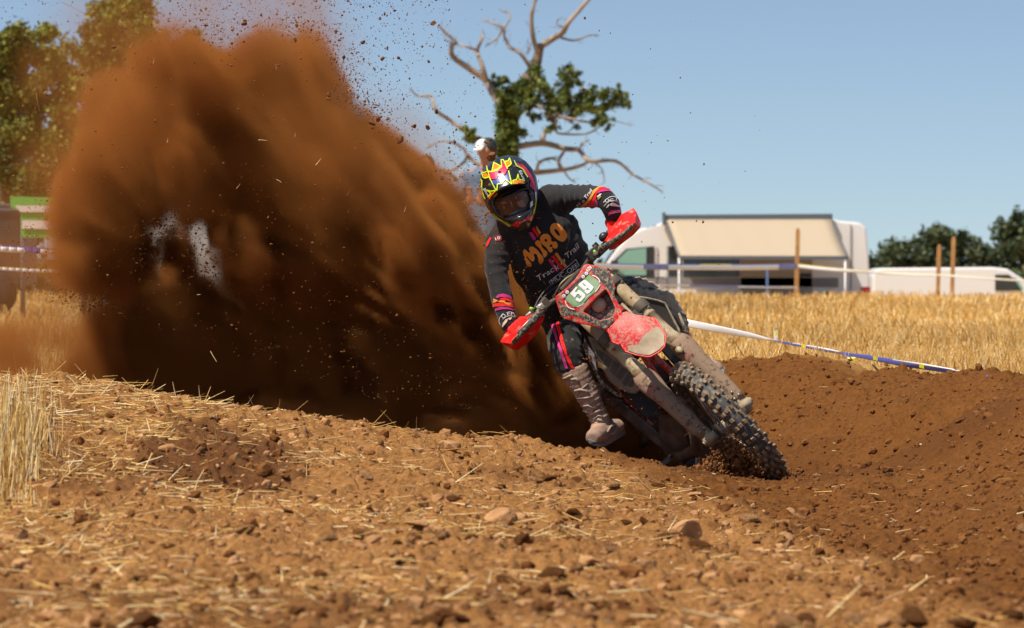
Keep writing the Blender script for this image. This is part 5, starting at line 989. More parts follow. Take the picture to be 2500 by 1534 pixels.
# thickness: narrow near the tyre, wide away from it; the top hangs towards the camera over the hollow below it
mid = .26*vnoise(X3*.9, Z3*.9, X3*0, 85)-.35*smooth(.7, 1.4, Z3)*smooth(-2.6, -1.9, X3)+.55*dark[:, None, :]+.30*smooth(0, .4, X3)
half = .26+.34*np.clip(rad3/1.5, 0, 1)+.17*puff+.13*streak*smooth(.1, .7, rad3)+.07*streak2
prof = smooth(1.0, .5, np.abs(yy-mid)/np.maximum(half, .12))
tex = .55*puff+.42*streak+.22*streak2+.12*fine3
dens = smooth(.37, .82, edge)*prof*(3.0+13*smooth(-.15, .70, tex)**1.5)*(1-.5*smooth(1.2, 1.9, Z3)*smooth(-2.2, -2.8, X3)); dens = dens+np.minimum(26, 34*np.maximum(0, JET*(.70+.95*puff+.40*streak2+.70*fine3)-.26)); del JET
lowd = low[:, None, :]*smooth(.46, .30, np.abs(yy-.45))*(4+6*smooth(-.4, .4, puff)); dens = np.maximum(dens, lowd)
dens *= (1-.96*gap[:, None, :]*smooth(-.30, .38, .05+vnoise(X3*9, X3*0, Z3*10, 88)+.9*vnoise(X3*22, Y3*6, Z3*22, 89)))*(1-.96*gap2[:, None, :])
haze_ = thin[:, None, :]*smooth(1.1, .3, np.abs(yy-mid)/(half+.25))*np.clip(.15+.8*puff+.5*streak2, 0, 1)*1.3
dens = dens+haze_
dens *= np.clip(smooth(.03, .25, core+low)+smooth(.05, .35, thin), 0, 1)[:, None, :]
bz = base_height(ax_[0][:, None]+0*ax_[1][None], ax_[1][None]+0*ax_[0][:, None]); dens *= smooth(-.02, .05, Z3-bz[:, :, None])
dens *= 1-.97*np.minimum(1, 1.3*dark[:, None, :])*smooth(.06, -.16, yy)          # the hollow under the overhang
# nothing of it in front of the machine
dens *= smooth(0, .12, Y3-(15.2+1.05*smooth(-.12, .12, X3)-.35*smooth(.12, -.3, X3)*0))
for q in range(3):          # fade to nothing at the grid's faces
    s = [None]*3; s[q] = slice(None); e = ax_[q]; dens = dens*(smooth(0, .12, e-lo[q])*smooth(0, .12, hi[q]-e))[tuple(s)] if q != 0 else dens*(smooth(0, .1, hi[0]-e))[:, None, None]
ODM = dens.sum(1)*(hi[1]-lo[1])/shp[1]; BAND = blur1(blur1((ODM > 2.5).astype(float), .07/vs_, 0), .07/vs_, 1); BAND2 = blur1(blur1((ODM > 2.5).astype(float), .20/vs_, 0), .20/vs_, 1)
pl = volume_from_grid('dust_plume', np.clip(dens, 0, None), lo, hi, M_DUST); tag(pl, 'towering brown plume of dust and soil thrown up behind the motorcycle', 'dust', kind='stuff')
# ------------------------------------------------------------------ trees
M_LEAF = mat('oak_leaves', rough=.6, vcol=True, spec=.25)
M_LEAF.node_tree.nodes['Principled BSDF'].inputs['Transmission Weight'].default_value = 0
M_BARK = mat('pale_dead_bark', (.42, .33, .25), .85, col2=(.20, .15, .12), scale=2.5, bump=.02, bscale=8)
M_BARKD = mat('dark_bark', (.10, .075, .055), .9, col2=(.22, .15, .10), scale=3, bump=.02, bscale=8)
def foliage(name, clumps, d, parent, leaf, per, seed, cols_, depth=1.0, squash=.9):
    rg = np.random.default_rng(seed); V = []; C = []
    for (px, py, r) in clumps:
        c = P(px, py, d+rg.uniform(-.6, .6)*depth); R_ = r*d/FPX; n = int(per*(r/50.)**1.7)
        tint = rg.uniform(.55, 1.25)
        # several sprays inside each clump make the outline uneven
        ns = 9; sc = rg.normal(0, .55, (ns, 3))*R_; k = rg.integers(0, ns, n); p = sc[k]+rg.normal(0, .27, (n, 3))*R_; p[:, 2] *= squash
        p += np.array(c); s = leaf*rg.uniform(.55, 1.3, n)
        a = rg.normal(0, 1, (n, 3)); a /= np.linalg.norm(a, axis=1)[:, None]; b = np.cross(a, rg.normal(0, 1, (n, 3))); b /= np.linalg.norm(b, axis=1)[:, None]
        q = np.stack([p-a*s[:, None]*.5, p+b*s[:, None]*.33, p+a*s[:, None]*.5, p-b*s[:, None]*.33], 1); V.append(q.reshape(-1, 3))
        cc = np.array(cols_)[rg.integers(0, len(cols_), n)]*tint*rg.uniform(.8, 1.2, (n, 1)); C.append(np.repeat(cc, 4, 0))
    V = np.concatenate(V); C = np.concatenate(C); F = np.arange(len(V)).reshape(-1, 4)
    return link_mesh(name, V, F, M_LEAF, parent, smooth=False, colors=C)
def limbs(mb, lst, d, crop, rg, jit=1.0, dz=None):
    for pts, r0, r1 in lst:
        pp = Z(crop, pts); n = len(pp); q = [P(a, b, d+rg.uniform(-.5, .5)*jit) for a, b in pp]; sp = []
        q[0] = P(*pp[0], d)
        rr = []
        for a in range(n-1):
            for t in range(4):
                p0_, p1_, p2_, p3_ = q[max(a-1, 0)], q[a], q[a+1], q[min(a+2, n-1)]; t_ = t/4
                sp.append(.5*((2*p1_)+(p2_-p0_)*t_+(2*p0_-5*p1_+4*p2_-p3_)*t_**2+(3*p1_-p0_-3*p2_+p3_)*t_**3)); u_ = (a+t_)/(n-1); rr.append(1.05*(r0+(r1-r0)*u_)*d/FPX/crop[2])
        sp.append(q[-1]); rr.append(r1*d/FPX/crop[2]); mb.tube(sp, rr, 9)
OL = [(.11, .15, .03), (.15, .18, .03), (.065, .10, .022), (.22, .22, .045), (.08, .13, .035)]
C4 = (1000, 0, 3.0246); rgt = random.Random(4); DO = 90
oak = empty('oak_tree', P(1240, 715, DO)); tag(oak, 'half dead oak with bare pale branches and ivy on its trunk rising behind the rider', 'tree')
tm = MB(); limbs(tm, [([(735, 2130), (730, 1500), (730, 1150), (735, 950), (760, 780), (840, 640), (905, 540), (935, 460), (955, 380), (970, 330)], 90, 24)], DO, C4, rgt, .2); tm.build('trunk', M_BARKD, oak)
LIMBS = [([(950, 400), (910, 270), (900, 130), (915, 50), (950, -60)], 19, 10), ([(955, 350), (1050, 290), (1130, 240), (1170, 170), (1250, 80), (1330, -10), (1400, -80)], 26, 10), ([(1120, 280), (1220, 300), (1330, 260), (1400, 265)], 9, 3),
 ([(890, 500), (820, 400), (740, 350), (705, 290), (700, 215), (740, 130), (700, 60)], 15, 4), ([(690, 205), (600, 170), (540, 140)], 10, 3), ([(690, 210), (640, 290), (555, 345)], 9, 4),
 ([(745, 860), (620, 690), (560, 590), (430, 500), (320, 420), (310, 340), (340, 310), (270, 250), (215, 190)], 32, 6), ([(570, 600), (530, 470), (500, 380), (535, 290), (550, 250)], 20, 6), ([(500, 370), (400, 340), (340, 320), (260, 300)], 9, 4),
 ([(720, 1100), (560, 1050), (400, 960), (300, 890), (190, 810), (160, 710), (60, 710), (0, 650)], 22, 4), ([(770, 1090), (980, 1060), (1150, 1100), (1250, 1110), (1330, 1190), (1520, 1190), (1650, 1290), (1760, 1350), (1870, 1420)], 24, 5),
 ([(780, 1290), (900, 1280), (1100, 1260), (1240, 1235), (1330, 1190)], 24, 9), ([(940, 1270), (960, 1200), (1050, 1170), (1110, 1210), (1170, 1310), (1230, 1350)], 13, 4), ([(980, 1060), (1000, 980), (1080, 910), (1050, 850)], 20, 8),
 ([(1080, 970), (1120, 990), (1300, 990), (1400, 940), (1430, 900)], 9, 4), ([(800, 850), (900, 790), (1000, 800), (1100, 840)], 15, 8), ([(1000, 860), (1150, 870), (1290, 900), (1400, 900), (1500, 890), (1640, 930)], 12, 2), ([(1150, 1105), (1100, 1190), (1110, 1250)], 12, 6), ([(1250, 1110), (1280, 1060), (1330, 1030)], 9, 3),
 ([(560, 1260), (430, 1150), (390, 1090), (250, 1040), (120, 1100)], 16, 4), ([(430, 1140), (400, 1200), (300, 1260), (180, 1240)], 13, 6), ([(760, 1500), (560, 1480), (420, 1400), (300, 1290), (150, 1230)], 30, 8), ([(1130, 200), (1090, 180), (1095, 140)], 6, 2), ([(1350, 1190), (1420, 1250), (1440, 1350)], 7, 3), ([(870, 400), (890, 340), (900, 300)], 6, 3)]
for lb in LIMBS:
    tm = MB(); limbs(tm, [lb], DO, C4, rgt, .8); pts = lb[0]
    for k in range(1, len(pts)):          # broken stubs and fine twigs
        for _ in range(2):
            t = rgt.random(); a = (pts[k-1][0]*(1-t)+pts[k][0]*t, pts[k-1][1]*(1-t)+pts[k][1]*t); an = math.atan2(pts[k][1]-pts[k-1][1], pts[k][0]-pts[k-1][0])+rgt.choice((-1, 1))*rgt.uniform(.4, 1.1); ll = rgt.uniform(18, 75)
            b = (a[0]+math.cos(an)*ll*.5, a[1]+math.sin(an)*ll*.5-4); c = (a[0]+math.cos(an+.3)*ll, a[1]+math.sin(an+.3)*ll-8); limbs(tm, [([a, b, c], 3.2, 1.2)], DO, C4, rgt, .3)
    tm.build('limb', M_BARK, oak)
oc = [(920, 540, 70), (940, 600, 70), (880, 640, 60), (830, 620, 50), (625, 570, 22), (650, 610, 40), (700, 590, 32), (730, 660, 50), (790, 690, 60), (850, 710, 60), (960, 660, 60), (930, 740, 60), (1030, 700, 60), (1080, 740, 60), (1150, 560, 50), (1200, 610, 55), (1180, 510, 32), (1230, 560, 30), (1130, 690, 60), (1190, 720, 60), (1270, 740, 60), (1380, 720, 60), (1350, 690, 40), (1440, 700, 45), (1530, 700, 45), (1550, 640, 20), (1560, 750, 50), (1600, 770, 30), (1480, 790, 50), (1410, 830, 50), (1330, 800, 60), (1240, 830, 60), (1120, 800, 60), (1030, 800, 50), (930, 860, 40), (1440, 900, 38), (1380, 890, 40), (1460, 950, 18), (1060, 890, 40), (1040, 960, 30)]
CN4 = lambda lst: [(1000+a/3.0246, b/3.0246, r/3.0246) for a, b, r in lst]
foliage('crown', CN4(oc), DO, oak, .09, 2100, 1, OL, 1.2)
foliage('ivy', CN4([(690, 760, 60), (740, 800, 80), (690, 860, 70), (740, 900, 75), (690, 960, 75), (740, 1000, 75), (690, 1060, 75), (740, 1100, 70), (720, 720, 60), (430, 990, 42), (460, 1040, 34), (400, 950, 20), (520, 1040, 24), (700, 1150, 70), (740, 1180, 60)]), DO-.8, oak, .10, 2400, 2, [(.13, .17, .02), (.19, .22, .03), (.07, .11, .02), (.10, .14, .02)], .4)
# left-hand trees
def tree(name, clumps, d, label, trunk, leaf, per, seed, cols_, group=None, bark=None):
    t = empty(name, P(trunk[0][0], trunk[0][1], d)); tag(t, label, 'tree', group)
    m_ = MB(); r0 = trunk[0][2]
    m_.tube([P(a, b, d) for a, b, r in trunk], [r*d/FPX for a, b, r in trunk], 10)
    for i, (px, py, r) in enumerate(clumps[::3]):
        k = min(len(trunk)-1, 1+i % max(1, len(trunk)-1)); a = trunk[k]; m_.tube([P(a[0], a[1], d), P((a[0]+px)/2, (a[1]+py)/2+6, d+.3), P(px, py, d)], [a[2]*.45*d/FPX, a[2]*.25*d/FPX, a[2]*.1*d/FPX], 6)
    m_.build('trunk', bark or M_BARKD, t); foliage('crown', clumps, d, t, leaf, per, seed, cols_, 1.6); return t
GL = [(.16, .17, .024), (.22, .21, .03), (.09, .12, .02), (.29, .25, .04), (.12, .14, .02)]
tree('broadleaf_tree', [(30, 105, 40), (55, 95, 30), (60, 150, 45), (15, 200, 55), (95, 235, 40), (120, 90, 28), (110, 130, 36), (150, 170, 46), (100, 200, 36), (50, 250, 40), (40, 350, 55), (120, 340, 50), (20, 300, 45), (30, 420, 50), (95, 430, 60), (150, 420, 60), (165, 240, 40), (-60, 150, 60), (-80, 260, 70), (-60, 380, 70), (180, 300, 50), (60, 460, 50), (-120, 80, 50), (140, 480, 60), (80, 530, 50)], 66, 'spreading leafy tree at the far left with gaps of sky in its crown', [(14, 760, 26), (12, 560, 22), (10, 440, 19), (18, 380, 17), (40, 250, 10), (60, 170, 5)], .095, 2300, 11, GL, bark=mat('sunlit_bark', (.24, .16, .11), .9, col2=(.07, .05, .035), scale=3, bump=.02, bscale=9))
tree('broadleaf_tree', [(300, 15, 38), (285, 60, 45), (340, 50, 45), (250, 95, 45), (350, 105, 52), (385, 150, 46), (225, 160, 50), (300, 150, 60), (240, 60, 20), (360, 10, 22), (250, 250, 65), (350, 230, 70), (435, 190, 40), (475, 90, 18), (470, 130, 26), (480, 170, 28), (440, 250, 50), (200, 330, 50), (280, 350, 70), (380, 340, 70), (300, 450, 70), (200, 450, 60), (400, 450, 60), (460, 340, 50), (300, 550, 60)], 74, 'tall yellow-green tree standing behind the dust plume', [(310, 760, 24), (308, 560, 20), (300, 400, 15), (310, 250, 10), (320, 120, 5)], .10, 2300, 12, GL)
FL = [(.065, .095, .045), (.085, .115, .05), (.045, .07, .035), (.11, .13, .06)]  # far foliage lightened, distance haze put into the leaf colours
for i, (cl, lab) in enumerate((([(2140, 640, 26), (2165, 618, 26), (2190, 606, 22), (2180, 640, 34), (2215, 632, 30), (2150, 665, 40), (2210, 665, 40)], 'low rounded tree just right of the tall end of the camper van'),
   ([(2262, 590, 24), (2290, 566, 20), (2308, 572, 20), (2290, 600, 34), (2330, 596, 26), (2320, 630, 40), (2270, 635, 40), (2300, 665, 50)], 'dark tree with two bumps behind the wooden stakes'),
   ([(2362, 592, 20), (2385, 604, 20), (2375, 630, 34), (2410, 640, 24), (2360, 665, 40), (2410, 670, 36)], 'small dark tree right of the tallest stake'),
   ([(2445, 572, 20), (2470, 556, 22), (2500, 548, 26), (2460, 590, 30), (2500, 590, 40), (2540, 570, 40), (2470, 630, 44), (2520, 640, 50), (2580, 600, 50), (2450, 665, 40)], 'tall dark tree at the right edge of the picture'))):
    cx_ = sum(c[0] for c in cl)/len(cl); tree('far_tree', cl, 250, lab, [(cx_, 735, 8), (cx_, 660, 6), (cx_, 600, 3)], .42, 800, 20+i, FL, 'far trees on the right horizon')
rgh = np.random.default_rng(9); hc_ = [(x, 672+rgh.uniform(-9, 6), 26) for x in range(-500, 3100, 20)]+[(x, 650+rgh.uniform(-9, 6), 24) for x in range(1040, 1140, 16)]+[(x, 700, 30) for x in range(-500, 3100, 24)]
h_ = foliage('distant_hedge', hc_, 262, None, .8, 200, 31, FL, 2.0); tag(h_, 'low dark hedge running along the far side of the field', 'hedge', kind='stuff')
b_ = empty('bush', P(1095, 720, 120)); tag(b_, 'olive green bush behind the spectators beside the rider helmet', 'bush'); foliage('crown', [(1060, 500, 30), (1095, 490, 24), (1120, 500, 26), (1050, 540, 40), (1110, 540, 40), (1080, 590, 50), (1120, 600, 50), (1060, 640, 50), (1110, 680, 50)], 120, b_, .25, 700, 33, [(.12, .11, .02), (.09, .09, .02), (.15, .13, .03)])
m_ = MB(); m_.tube([P(1095, 735, 120), P(1092, 560, 120)], [.15, .05], 8); m_.build('stem', M_BARKD, b_)

# ------------------------------------------------------------------ vehicles
M_VAN = mat('white_van_paint', (.80, .79, .77), .3, spec=.5, coat=.3); M_VGL = mat('tinted_glass', (.02, .025, .025), .08, spec=.8); M_VGREEN = mat('green_tinted_glass', (.22, .42, .33), .1, spec=.8); M_TRIM = mat('dark_trim', (.03, .03, .035), .5); M_TYREV = mat('van_tyre', (.02, .02, .02), .8); M_AWN = mat('cream_awning_cloth', (.44, .35, .24), .8, bump=.004, bscale=1.5); M_RAIL = mat('grey_awning_rail', (.10, .12, .14), .5)
M_HUBC = mat('silver_wheel_cover', (.4, .4, .4), .35, metal=.6); M_TAIL = mat('red_lamp_glass', (.35, .02, .02), .2)
V6 = (1450, 480, 2.3467)
def v_at(pts, d): return [P(a, b, d) for a, b in Z(V6, pts)]
DV = 90; van = empty('camper_van', P(1790, 765, DV+1)); tag(van, 'white high roofed camper van with a cream awning wound out along its side', 'camper van')
WID = Vector((0, 2.1, 0))
bm_ = MB(); bm_.prism(v_at([(15, 640), (10, 480), (20, 420), (70, 385), (130, 300), (200, 222), (270, 185), (380, 155), (420, 128), (1370, 128), (1410, 140), (1525, 150), (1560, 180), (1575, 350), (1582, 560), (1582, 640)], DV), WID); body = bm_.build('body', M_VAN, van, bevel=.05)
def vpane(nm, pts, m, parent, d=DV, pr=.03): q = MB(); q.prism([p-Vector((0, .012, 0)) for p in v_at(pts, d)], (0, .03-pr, 0) if False else (0, -.015, 0)); return q.build(nm, m, parent)
w1_ = vpane('cab_window', [(95, 385), (185, 300), (345, 285), (345, 460), (100, 460)], M_TRIM, van); vpane('pane', [(112, 385), (192, 308), (300, 294), (300, 452), (112, 452)], M_VGREEN, w1_, DV-.03)
vpane('dark_door_gap', [(425, 285), (500, 285), (500, 460), (425, 460)], M_VGL, van); w2_ = vpane('side_window', [(510, 355), (835, 355), (835, 462), (510, 462)], M_VGL, van)  # first pane paints the dark of the door gap
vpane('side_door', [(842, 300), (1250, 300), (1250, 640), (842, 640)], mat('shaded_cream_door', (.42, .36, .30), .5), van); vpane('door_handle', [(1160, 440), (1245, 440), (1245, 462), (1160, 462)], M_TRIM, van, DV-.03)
vpane('waist_band', [(15, 466), (1400, 466), (1400, 520), (15, 510)], mat('shaded_lower_body', (.25, .24, .24), .6), van)  # grey band paints the shade on the lower body
for pts in ([(360, 290), (364, 290), (364, 600), (360, 600)], [(418, 285), (421, 285), (421, 600), (418, 600)], [(1470, 160), (1474, 160), (1474, 620), (1470, 620)], [(30, 460), (415, 462), (415, 465), (30, 463)]): vpane('door_seam', pts, M_TRIM, van, DV-.01)
q = MB(); c = v_at([(118, 405)], DV-.25)[0]; q.box(c, (.09, 0, 0), (0, .10, 0), (0, 0, .17)); q.tube([c, c+Vector((.1, .25, -.05))], .03, 8); q.build('door_mirror', M_TRIM, van, bevel=.02)
vpane('tail_lamp', [(1530, 518), (1582, 518), (1582, 552), (1530, 552)], M_TAIL, van)
ws_ = MB(); ws_.prism([p+Vector((-.02, .12, 0)) for p in v_at([(72, 380), (60, 384), (120, 300), (198, 222), (205, 226), (130, 302)], DV)], (0, 1.86, 0)); ws_.build('windscreen', M_VGL, van)
for cx_ in (190, 1330):
    w_ = MB(); c = v_at([(cx_, 625)], DV)[0]; w_.lathe(c, (0, 1, 0), [(-.03, 0), (-.03, .2), (-.02, .34), (.16, .34), (.2, .2), (.2, 0)], 24); ww = w_.build('wheel', M_TYREV, van); w_ = MB(); w_.lathe(c, (0, 1, 0), [(-.04, 0), (-.045, .15), (-.032, .2)], 20); w_.build('hub_cap', M_HUBC, ww)
aw = empty('awning', v_at([(900, 125)], DV)[0]); aw.parent = van; aw.location = aw.location-van.location
rl = MB(); a, b = v_at([(392, 128), (1366, 122)], DV-.12); rl.bar(a, b, .20, .14, (0, 0, 1)); a, b = v_at([(392, 128), (410, 128)], DV-.15); rl.bar(a, b, .32, .2, (0, 0, 1)); rl.build('awning_case', M_RAIL, aw)
c_ = [v_at([(412, 130)], DV-.15)[0], v_at([(1362, 128)], DV-.15)[0], v_at([(1455, 352)], DV-2.2)[0], v_at([(490, 350)], DV-2.2)[0]]; q = MB(); rows = []
for i in range(9):
    t = i/8; rows.append([c_[0].lerp(c_[1], s/16).lerp(c_[3].lerp(c_[2], s/16), t)-Vector((0, 0, .05*math.sin(math.pi*t)*(1+.25*math.sin(s*2.1)))) for s in range(17)])
q.loft(rows, close=False, caps=False); cl_ = q.build('awning_cloth', M_AWN, aw); s_ = cl_.modifiers.new('t', 'SOLIDIFY'); s_.thickness = .01
rl = MB(); rl.bar(c_[3], c_[2], .09, .06, (0, 0, 1)); rl.build('front_bar', M_RAIL, aw)
for px_ in ((488, 350), (1440, 352)):
    q = MB(); a = v_at([px_], DV-2.2)[0]; q.tube([a, Vector((a.x, a.y, -.5))], .025, 8); q.build('awning_leg', M_VAN, aw)
for px_, qx in (((412, 135), (490, 350)), ((1362, 132), (1455, 352))):
    q = MB(); q.tube([v_at([px_], DV-.15)[0], v_at([qx], DV-2.2)[0]], .03, 8); q.build('awning_arm', M_RAIL, aw)
# white panel van at the right
pv = empty('panel_van', P(2330, 790, 104)); tag(pv, 'long low white panel van parked behind the wooden stakes at the right', 'van')
q = MB(); q.prism(v_at([(1597, 680), (1597, 450), (1615, 420), (1650, 410), (2290, 405), (2370, 415), (2470, 480), (2560, 520), (2600, 560), (2610, 680)], 103), WID); q.build('body', M_VAN, pv, bevel=.06)
vpane('cab_window', [(2298, 448), (2375, 448), (2440, 500), (2450, 540), (2298, 540)], M_VGL, pv, 103); vpane('window_edge', [(2400, 462), (2420, 470), (2462, 530), (2450, 540)], M_VGREEN, pv, 102.9); vpane('waist_band', [(1600, 580), (2280, 580), (2280, 596), (1600, 596)], M_TRIM, pv, 103)
for cx_ in (1760, 2420):
    w_ = MB(); c = v_at([(cx_, 690)], 103)[0]; w_.lathe(c, (0, 1, 0), [(-.03, 0), (-.03, .2), (-.02, .36), (.16, .36), (.2, .2), (.2, 0)], 24); w_.build('wheel', M_TYREV, pv)
# white van glimpsed through the plume
lv_ = empty('parked_van', P(470, 800, 60)); tag(lv_, 'white van glimpsed through the gaps in the dust plume', 'van')
q = MB(); q.prism([P(a, b, 60) for a, b in ((250, 790), (250, 720), (275, 690), (330, 560), (350, 520), (640, 512), (655, 540), (660, 790))], (0, 2.0, 0)); q.build('body', M_VAN, lv_, bevel=.05)
for pts in ([(560, 553), (640, 551), (640, 632), (560, 635)],):
    q = MB(); q.prism([P(a, b, 59.98) for a, b in pts], (0, -.015, 0)); q.build('side_window', M_VGL, lv_)
for cx_ in (330, 580):
    q = MB(); q.lathe(P(cx_, 785, 60), (0, 1, 0), [(-.03, 0), (-.03, .2), (-.02, .33), (.16, .33), (.2, 0)], 24); q.build('wheel', M_TYREV, lv_)
# left edge: striped banner and dark box trailer
bn = empty('banner', P(80, 690, 42)); tag(bn, 'green and white striped banner strung low beside the left hand tree', 'banner')
M_BGR = mat('green_banner_cloth', (.10, .40, .06), .6); M_BWH = mat('white_banner_cloth', (.75, .66, .60), .6)
q = MB(); q.prism([P(a, b, 42) for a, b in ((24, 480), (210, 484), (210, 582), (52, 580), (50, 516), (26, 506))], (0, .03, 0)); q.build('cloth', M_BGR, bn)
for pts in (((36, 502), (215, 503), (215, 519), (50, 518)), ((54, 538), (215, 541), (215, 562), (54, 558))): q = MB(); q.prism([P(a, b, 41.985) for a, b in pts], (0, -.01, 0)); q.build('stripe', M_BWH, bn)
for x_ in (56, 205): q = MB(); q.tube([P(x_, 480, 42.05), P(x_, 800, 42.05)], .03, 8); q.build('post', M_RAIL, bn)
tr_ = empty('box_trailer', P(0, 740, 44)); tag(tr_, 'dark box trailer at the left edge below the sunlit trunk', 'trailer')
q = MB(); q.prism([P(a, b, 44) for a, b in ((-260, 500), (48, 496), (52, 600), (52, 700), (-260, 700))], (0, 1.5, 0)); q.build('body', mat('dark_trailer_side', (.035, .028, .025), .5), tr_, bevel=.03)
q = MB(); q.prism([P(a, b, 43.98) for a, b in ((-260, 512), (46, 508), (46, 514), (-260, 518))], (0, -.02, 0)); q.build('side_rail', M_RAIL, tr_)
for x_ in (-200, -20): q = MB(); q.lathe(P(x_, 715, 44), (0, 1, 0), [(-.05, 0), (-.05, .2), (0, .3), (.15, .3), (.15, 0)], 20); q.build('wheel', M_TYREV, tr_)
# ------------------------------------------------------------------ stakes and course tape
M_STAKE = mat('wooden_stake', (.50, .27, .09), .8, col2=(.36, .18, .06), scale=5)
M_TBL = mat('blue_tape', (.05, .07, .38), .35); M_TWH = mat('white_tape', (.82, .82, .84), .35); M_TYE = mat('yellow_tape', (.85, .72, .03), .35)
def stake(px, top, bot, d, lab, wpx=8.5):
    q = MB(); a, b = P(px, bot, d), P(px+4, top, d); q.bar(a, b, wpx*d/FPX, wpx*d/FPX, (1, 0, 0)); q.bar(b, b+Vector((.004, 0, .05)), wpx*d/FPX*.7, wpx*d/FPX*.7, (1, 0, 0)); o = q.build('wooden_stake', M_STAKE, None, bevel=.006); tag(o, lab, 'stake', 'wooden stakes holding the course tape')
stake(1944, 563, 735, 80, 'wooden stake in front of the camper van awning', 10); stake(2289, 603, 735, 80, 'shorter of the two wooden stakes in front of the white panel van', 9.5); stake(2324, 584, 735, 80, 'taller of the two wooden stakes in front of the white panel van', 9.5)
def tape(pts, widths, label, name='course_tape', seg=.22, sag=.15):
    # white tape with blue edges; coloured parts follow the strip
    L = [0]
    for a, b in zip(pts, pts[1:]): L.append(L[-1]+(b-a).length)
    tot = L[-1]; n = max(12, int(tot/.06)) if tot < 14 else 160; rows = []
    for i in range(n+1):
        s = tot*i/n; k = 0
        while k < len(L)-2 and s > L[k+1]: k += 1
        u_ = (s-L[k])/max(1e-6, L[k+1]-L[k]); p = pts[k].lerp(pts[k+1], u_); w_ = widths[k]+(widths[k+1]-widths[k])*u_
        p = p-Vector((0, 0, .04*math.sin(math.pi*u_)*(L[k+1]-L[k])*sag)); up_ = Vector((0, .25*math.sin(s*3), 1)).normalized(); rows.append((p, up_, w_, s))
    mb_x = MB(); idx = []
    for i in range(n):
        (p, u_, w_, s), (p2, u2_, w2_, s2) = rows[i], rows[i+1]
        for k, lo_, hi_ in ((0, -.5, .28), (1, .28, .5)):
            if k == 1 and int(s/seg) % 4 == 0: k = 2
            if k == 0 and int(s/seg) % 5 == 2: k = 1
            mb_x.add([p+u_*w_*lo_, p2+u2_*w2_*lo_, p2+u2_*w2_*hi_, p+u_*w_*hi_], [(0, 1, 2, 3)]); idx.append(k)
    o = mb_x.build(name, [M_TWH, M_TBL, M_TYE], None, weld=False); o.data.polygons.foreach_set('material_index', idx); tag(o, label, 'tape')
    sdf = o.modifiers.new('t', 'SOLIDIFY'); sdf.thickness = .002; return o
def ribbon(pts, w_, name, m, parent, label=None):
    q = MB(); q.tube(pts, w_, 8, flat=.003, up=(0, 0, 1)); o = q.build(name, m, parent)
    if label: tag(o, label, 'tape')
    return o
t1 = ribbon([P(1640, 778, 19.7), P(1690, 792, 19.6), P(1760, 806, 19.6), P(1830, 819, 19.6), P(1870, 828, 19.6), P(1893, 833, 19.6)], [.020, .021, .020, .015, .009, .004], 'course_tape', M_TWH, None, 'broad white tape stretched low behind the rider knee up to a knot')
t2 = ribbon([P(1893, 833, 19.6), P(1930, 840, 19.4), P(1990, 851, 19.0), P(2062, 864, 18.3), P(2120, 873, 17.9), P(2200, 888, 17.3), P(2300, 903, 16.6), P(2360, 914, 16.2), P(2412, 921, 15.9)], [.004, .007, .008, .006, .012, .013, .012, .009, .007], 'course_tape', M_TBL, None, 'thin blue and white tape running down to the berm at the right')
for a, b, m, dy in (((1935, 839, 19.35), (2050, 860, 18.4), M_TWH, .3), ((2180, 880, 17.4), (2330, 904, 16.4), M_TWH, 0), ((2325, 905, 16.42), (2400, 918, 16.0), M_TWH, 0)):
    q = MB(); q.tube([P(a[0], a[1]-1, a[2]-.02), P((a[0]+b[0])/2, (a[1]+b[1])/2-1.5, (a[2]+b[2])/2-.02), P(b[0], b[1]-1, b[2]-.02)], [.003, .005, .003], 6, flat=.003); q.build('white_edge', m, t2)
for x_, y_, d_ in ((1962, 845, 19.1), (2137, 875, 17.7), (2250, 894, 16.9), (2363, 913, 16.15)):
    q = MB(); q.box(P(x_, y_, d_-.03), (.011, 0, -.003), (0, .002, 0), (.0, 0, .010)); q.build('yellow_patch', M_TYE, t2)
q = MB(); q.prism([P(2058, 862, 18.27), P(2086, 868, 18.25), P(2080, 880, 18.25), P(2070, 876, 18.25)], (0, .004, 0)); q.build('tied_end', M_TBL, t2); q = MB(); q.prism([P(2068, 872, 18.24), P(2090, 872, 18.22), P(2086, 882, 18.22), P(2074, 880, 18.22)], (0, .004, 0)); q.build('yellow_end', M_TYE, t2)
q = MB(); q.prism([P(1890, 833, 19.6), P(1888, 804, 19.6), P(1893, 801, 19.58), P(1901, 803, 19.6), P(1900, 818, 19.6), P(1896, 832, 19.6)], (0, .006, 0)); ff = q.build('loose_end', M_TWH, t1); q = MB(); q.prism([P(1892, 806, 19.57), P(1899, 806, 19.57), P(1898, 818, 19.57), P(1893, 822, 19.57)], (0, -.004, 0)); q.build('yellow_patch', M_TYE, ff)
tape([P(1380, 646, 32), P(1650, 652, 52), P(1946, 650, 79.8)], [.05, .09, .14], 'wide blurred blue and white tape from behind the handlebar to the first stake', seg=6, sag=.01)
tape([P(1950, 650, 79.8), P(2120, 664, 80), P(2289, 672, 79.8)], [.10, .07, .05], 'blue and white tape between the first stake and the shorter far stake', seg=5, sag=.2)
tape([P(2291, 672, 79.8), P(2326, 674, 79.8), P(2600, 690, 79.5)], [.05, .05, .05], 'blue tape running from the far stakes off the right edge', seg=5)
tape([P(1470, 690, 40), P(1700, 697, 60), P(1946, 702, 79.8)], [.02, .035, .05], 'thin lower tape strung under the wide blurred tape', seg=9, sag=.01)
stk = MB(); stk.bar(P(1873, 735, 79), P(1873, 652, 79), .05, .03, (1, 0, 0)); o = stk.build('blue_stake', mat('pale_blue_stake', (.12, .2, .42), .6), None); tag(o, 'short pale blue stake left of the wooden stake', 'stake')
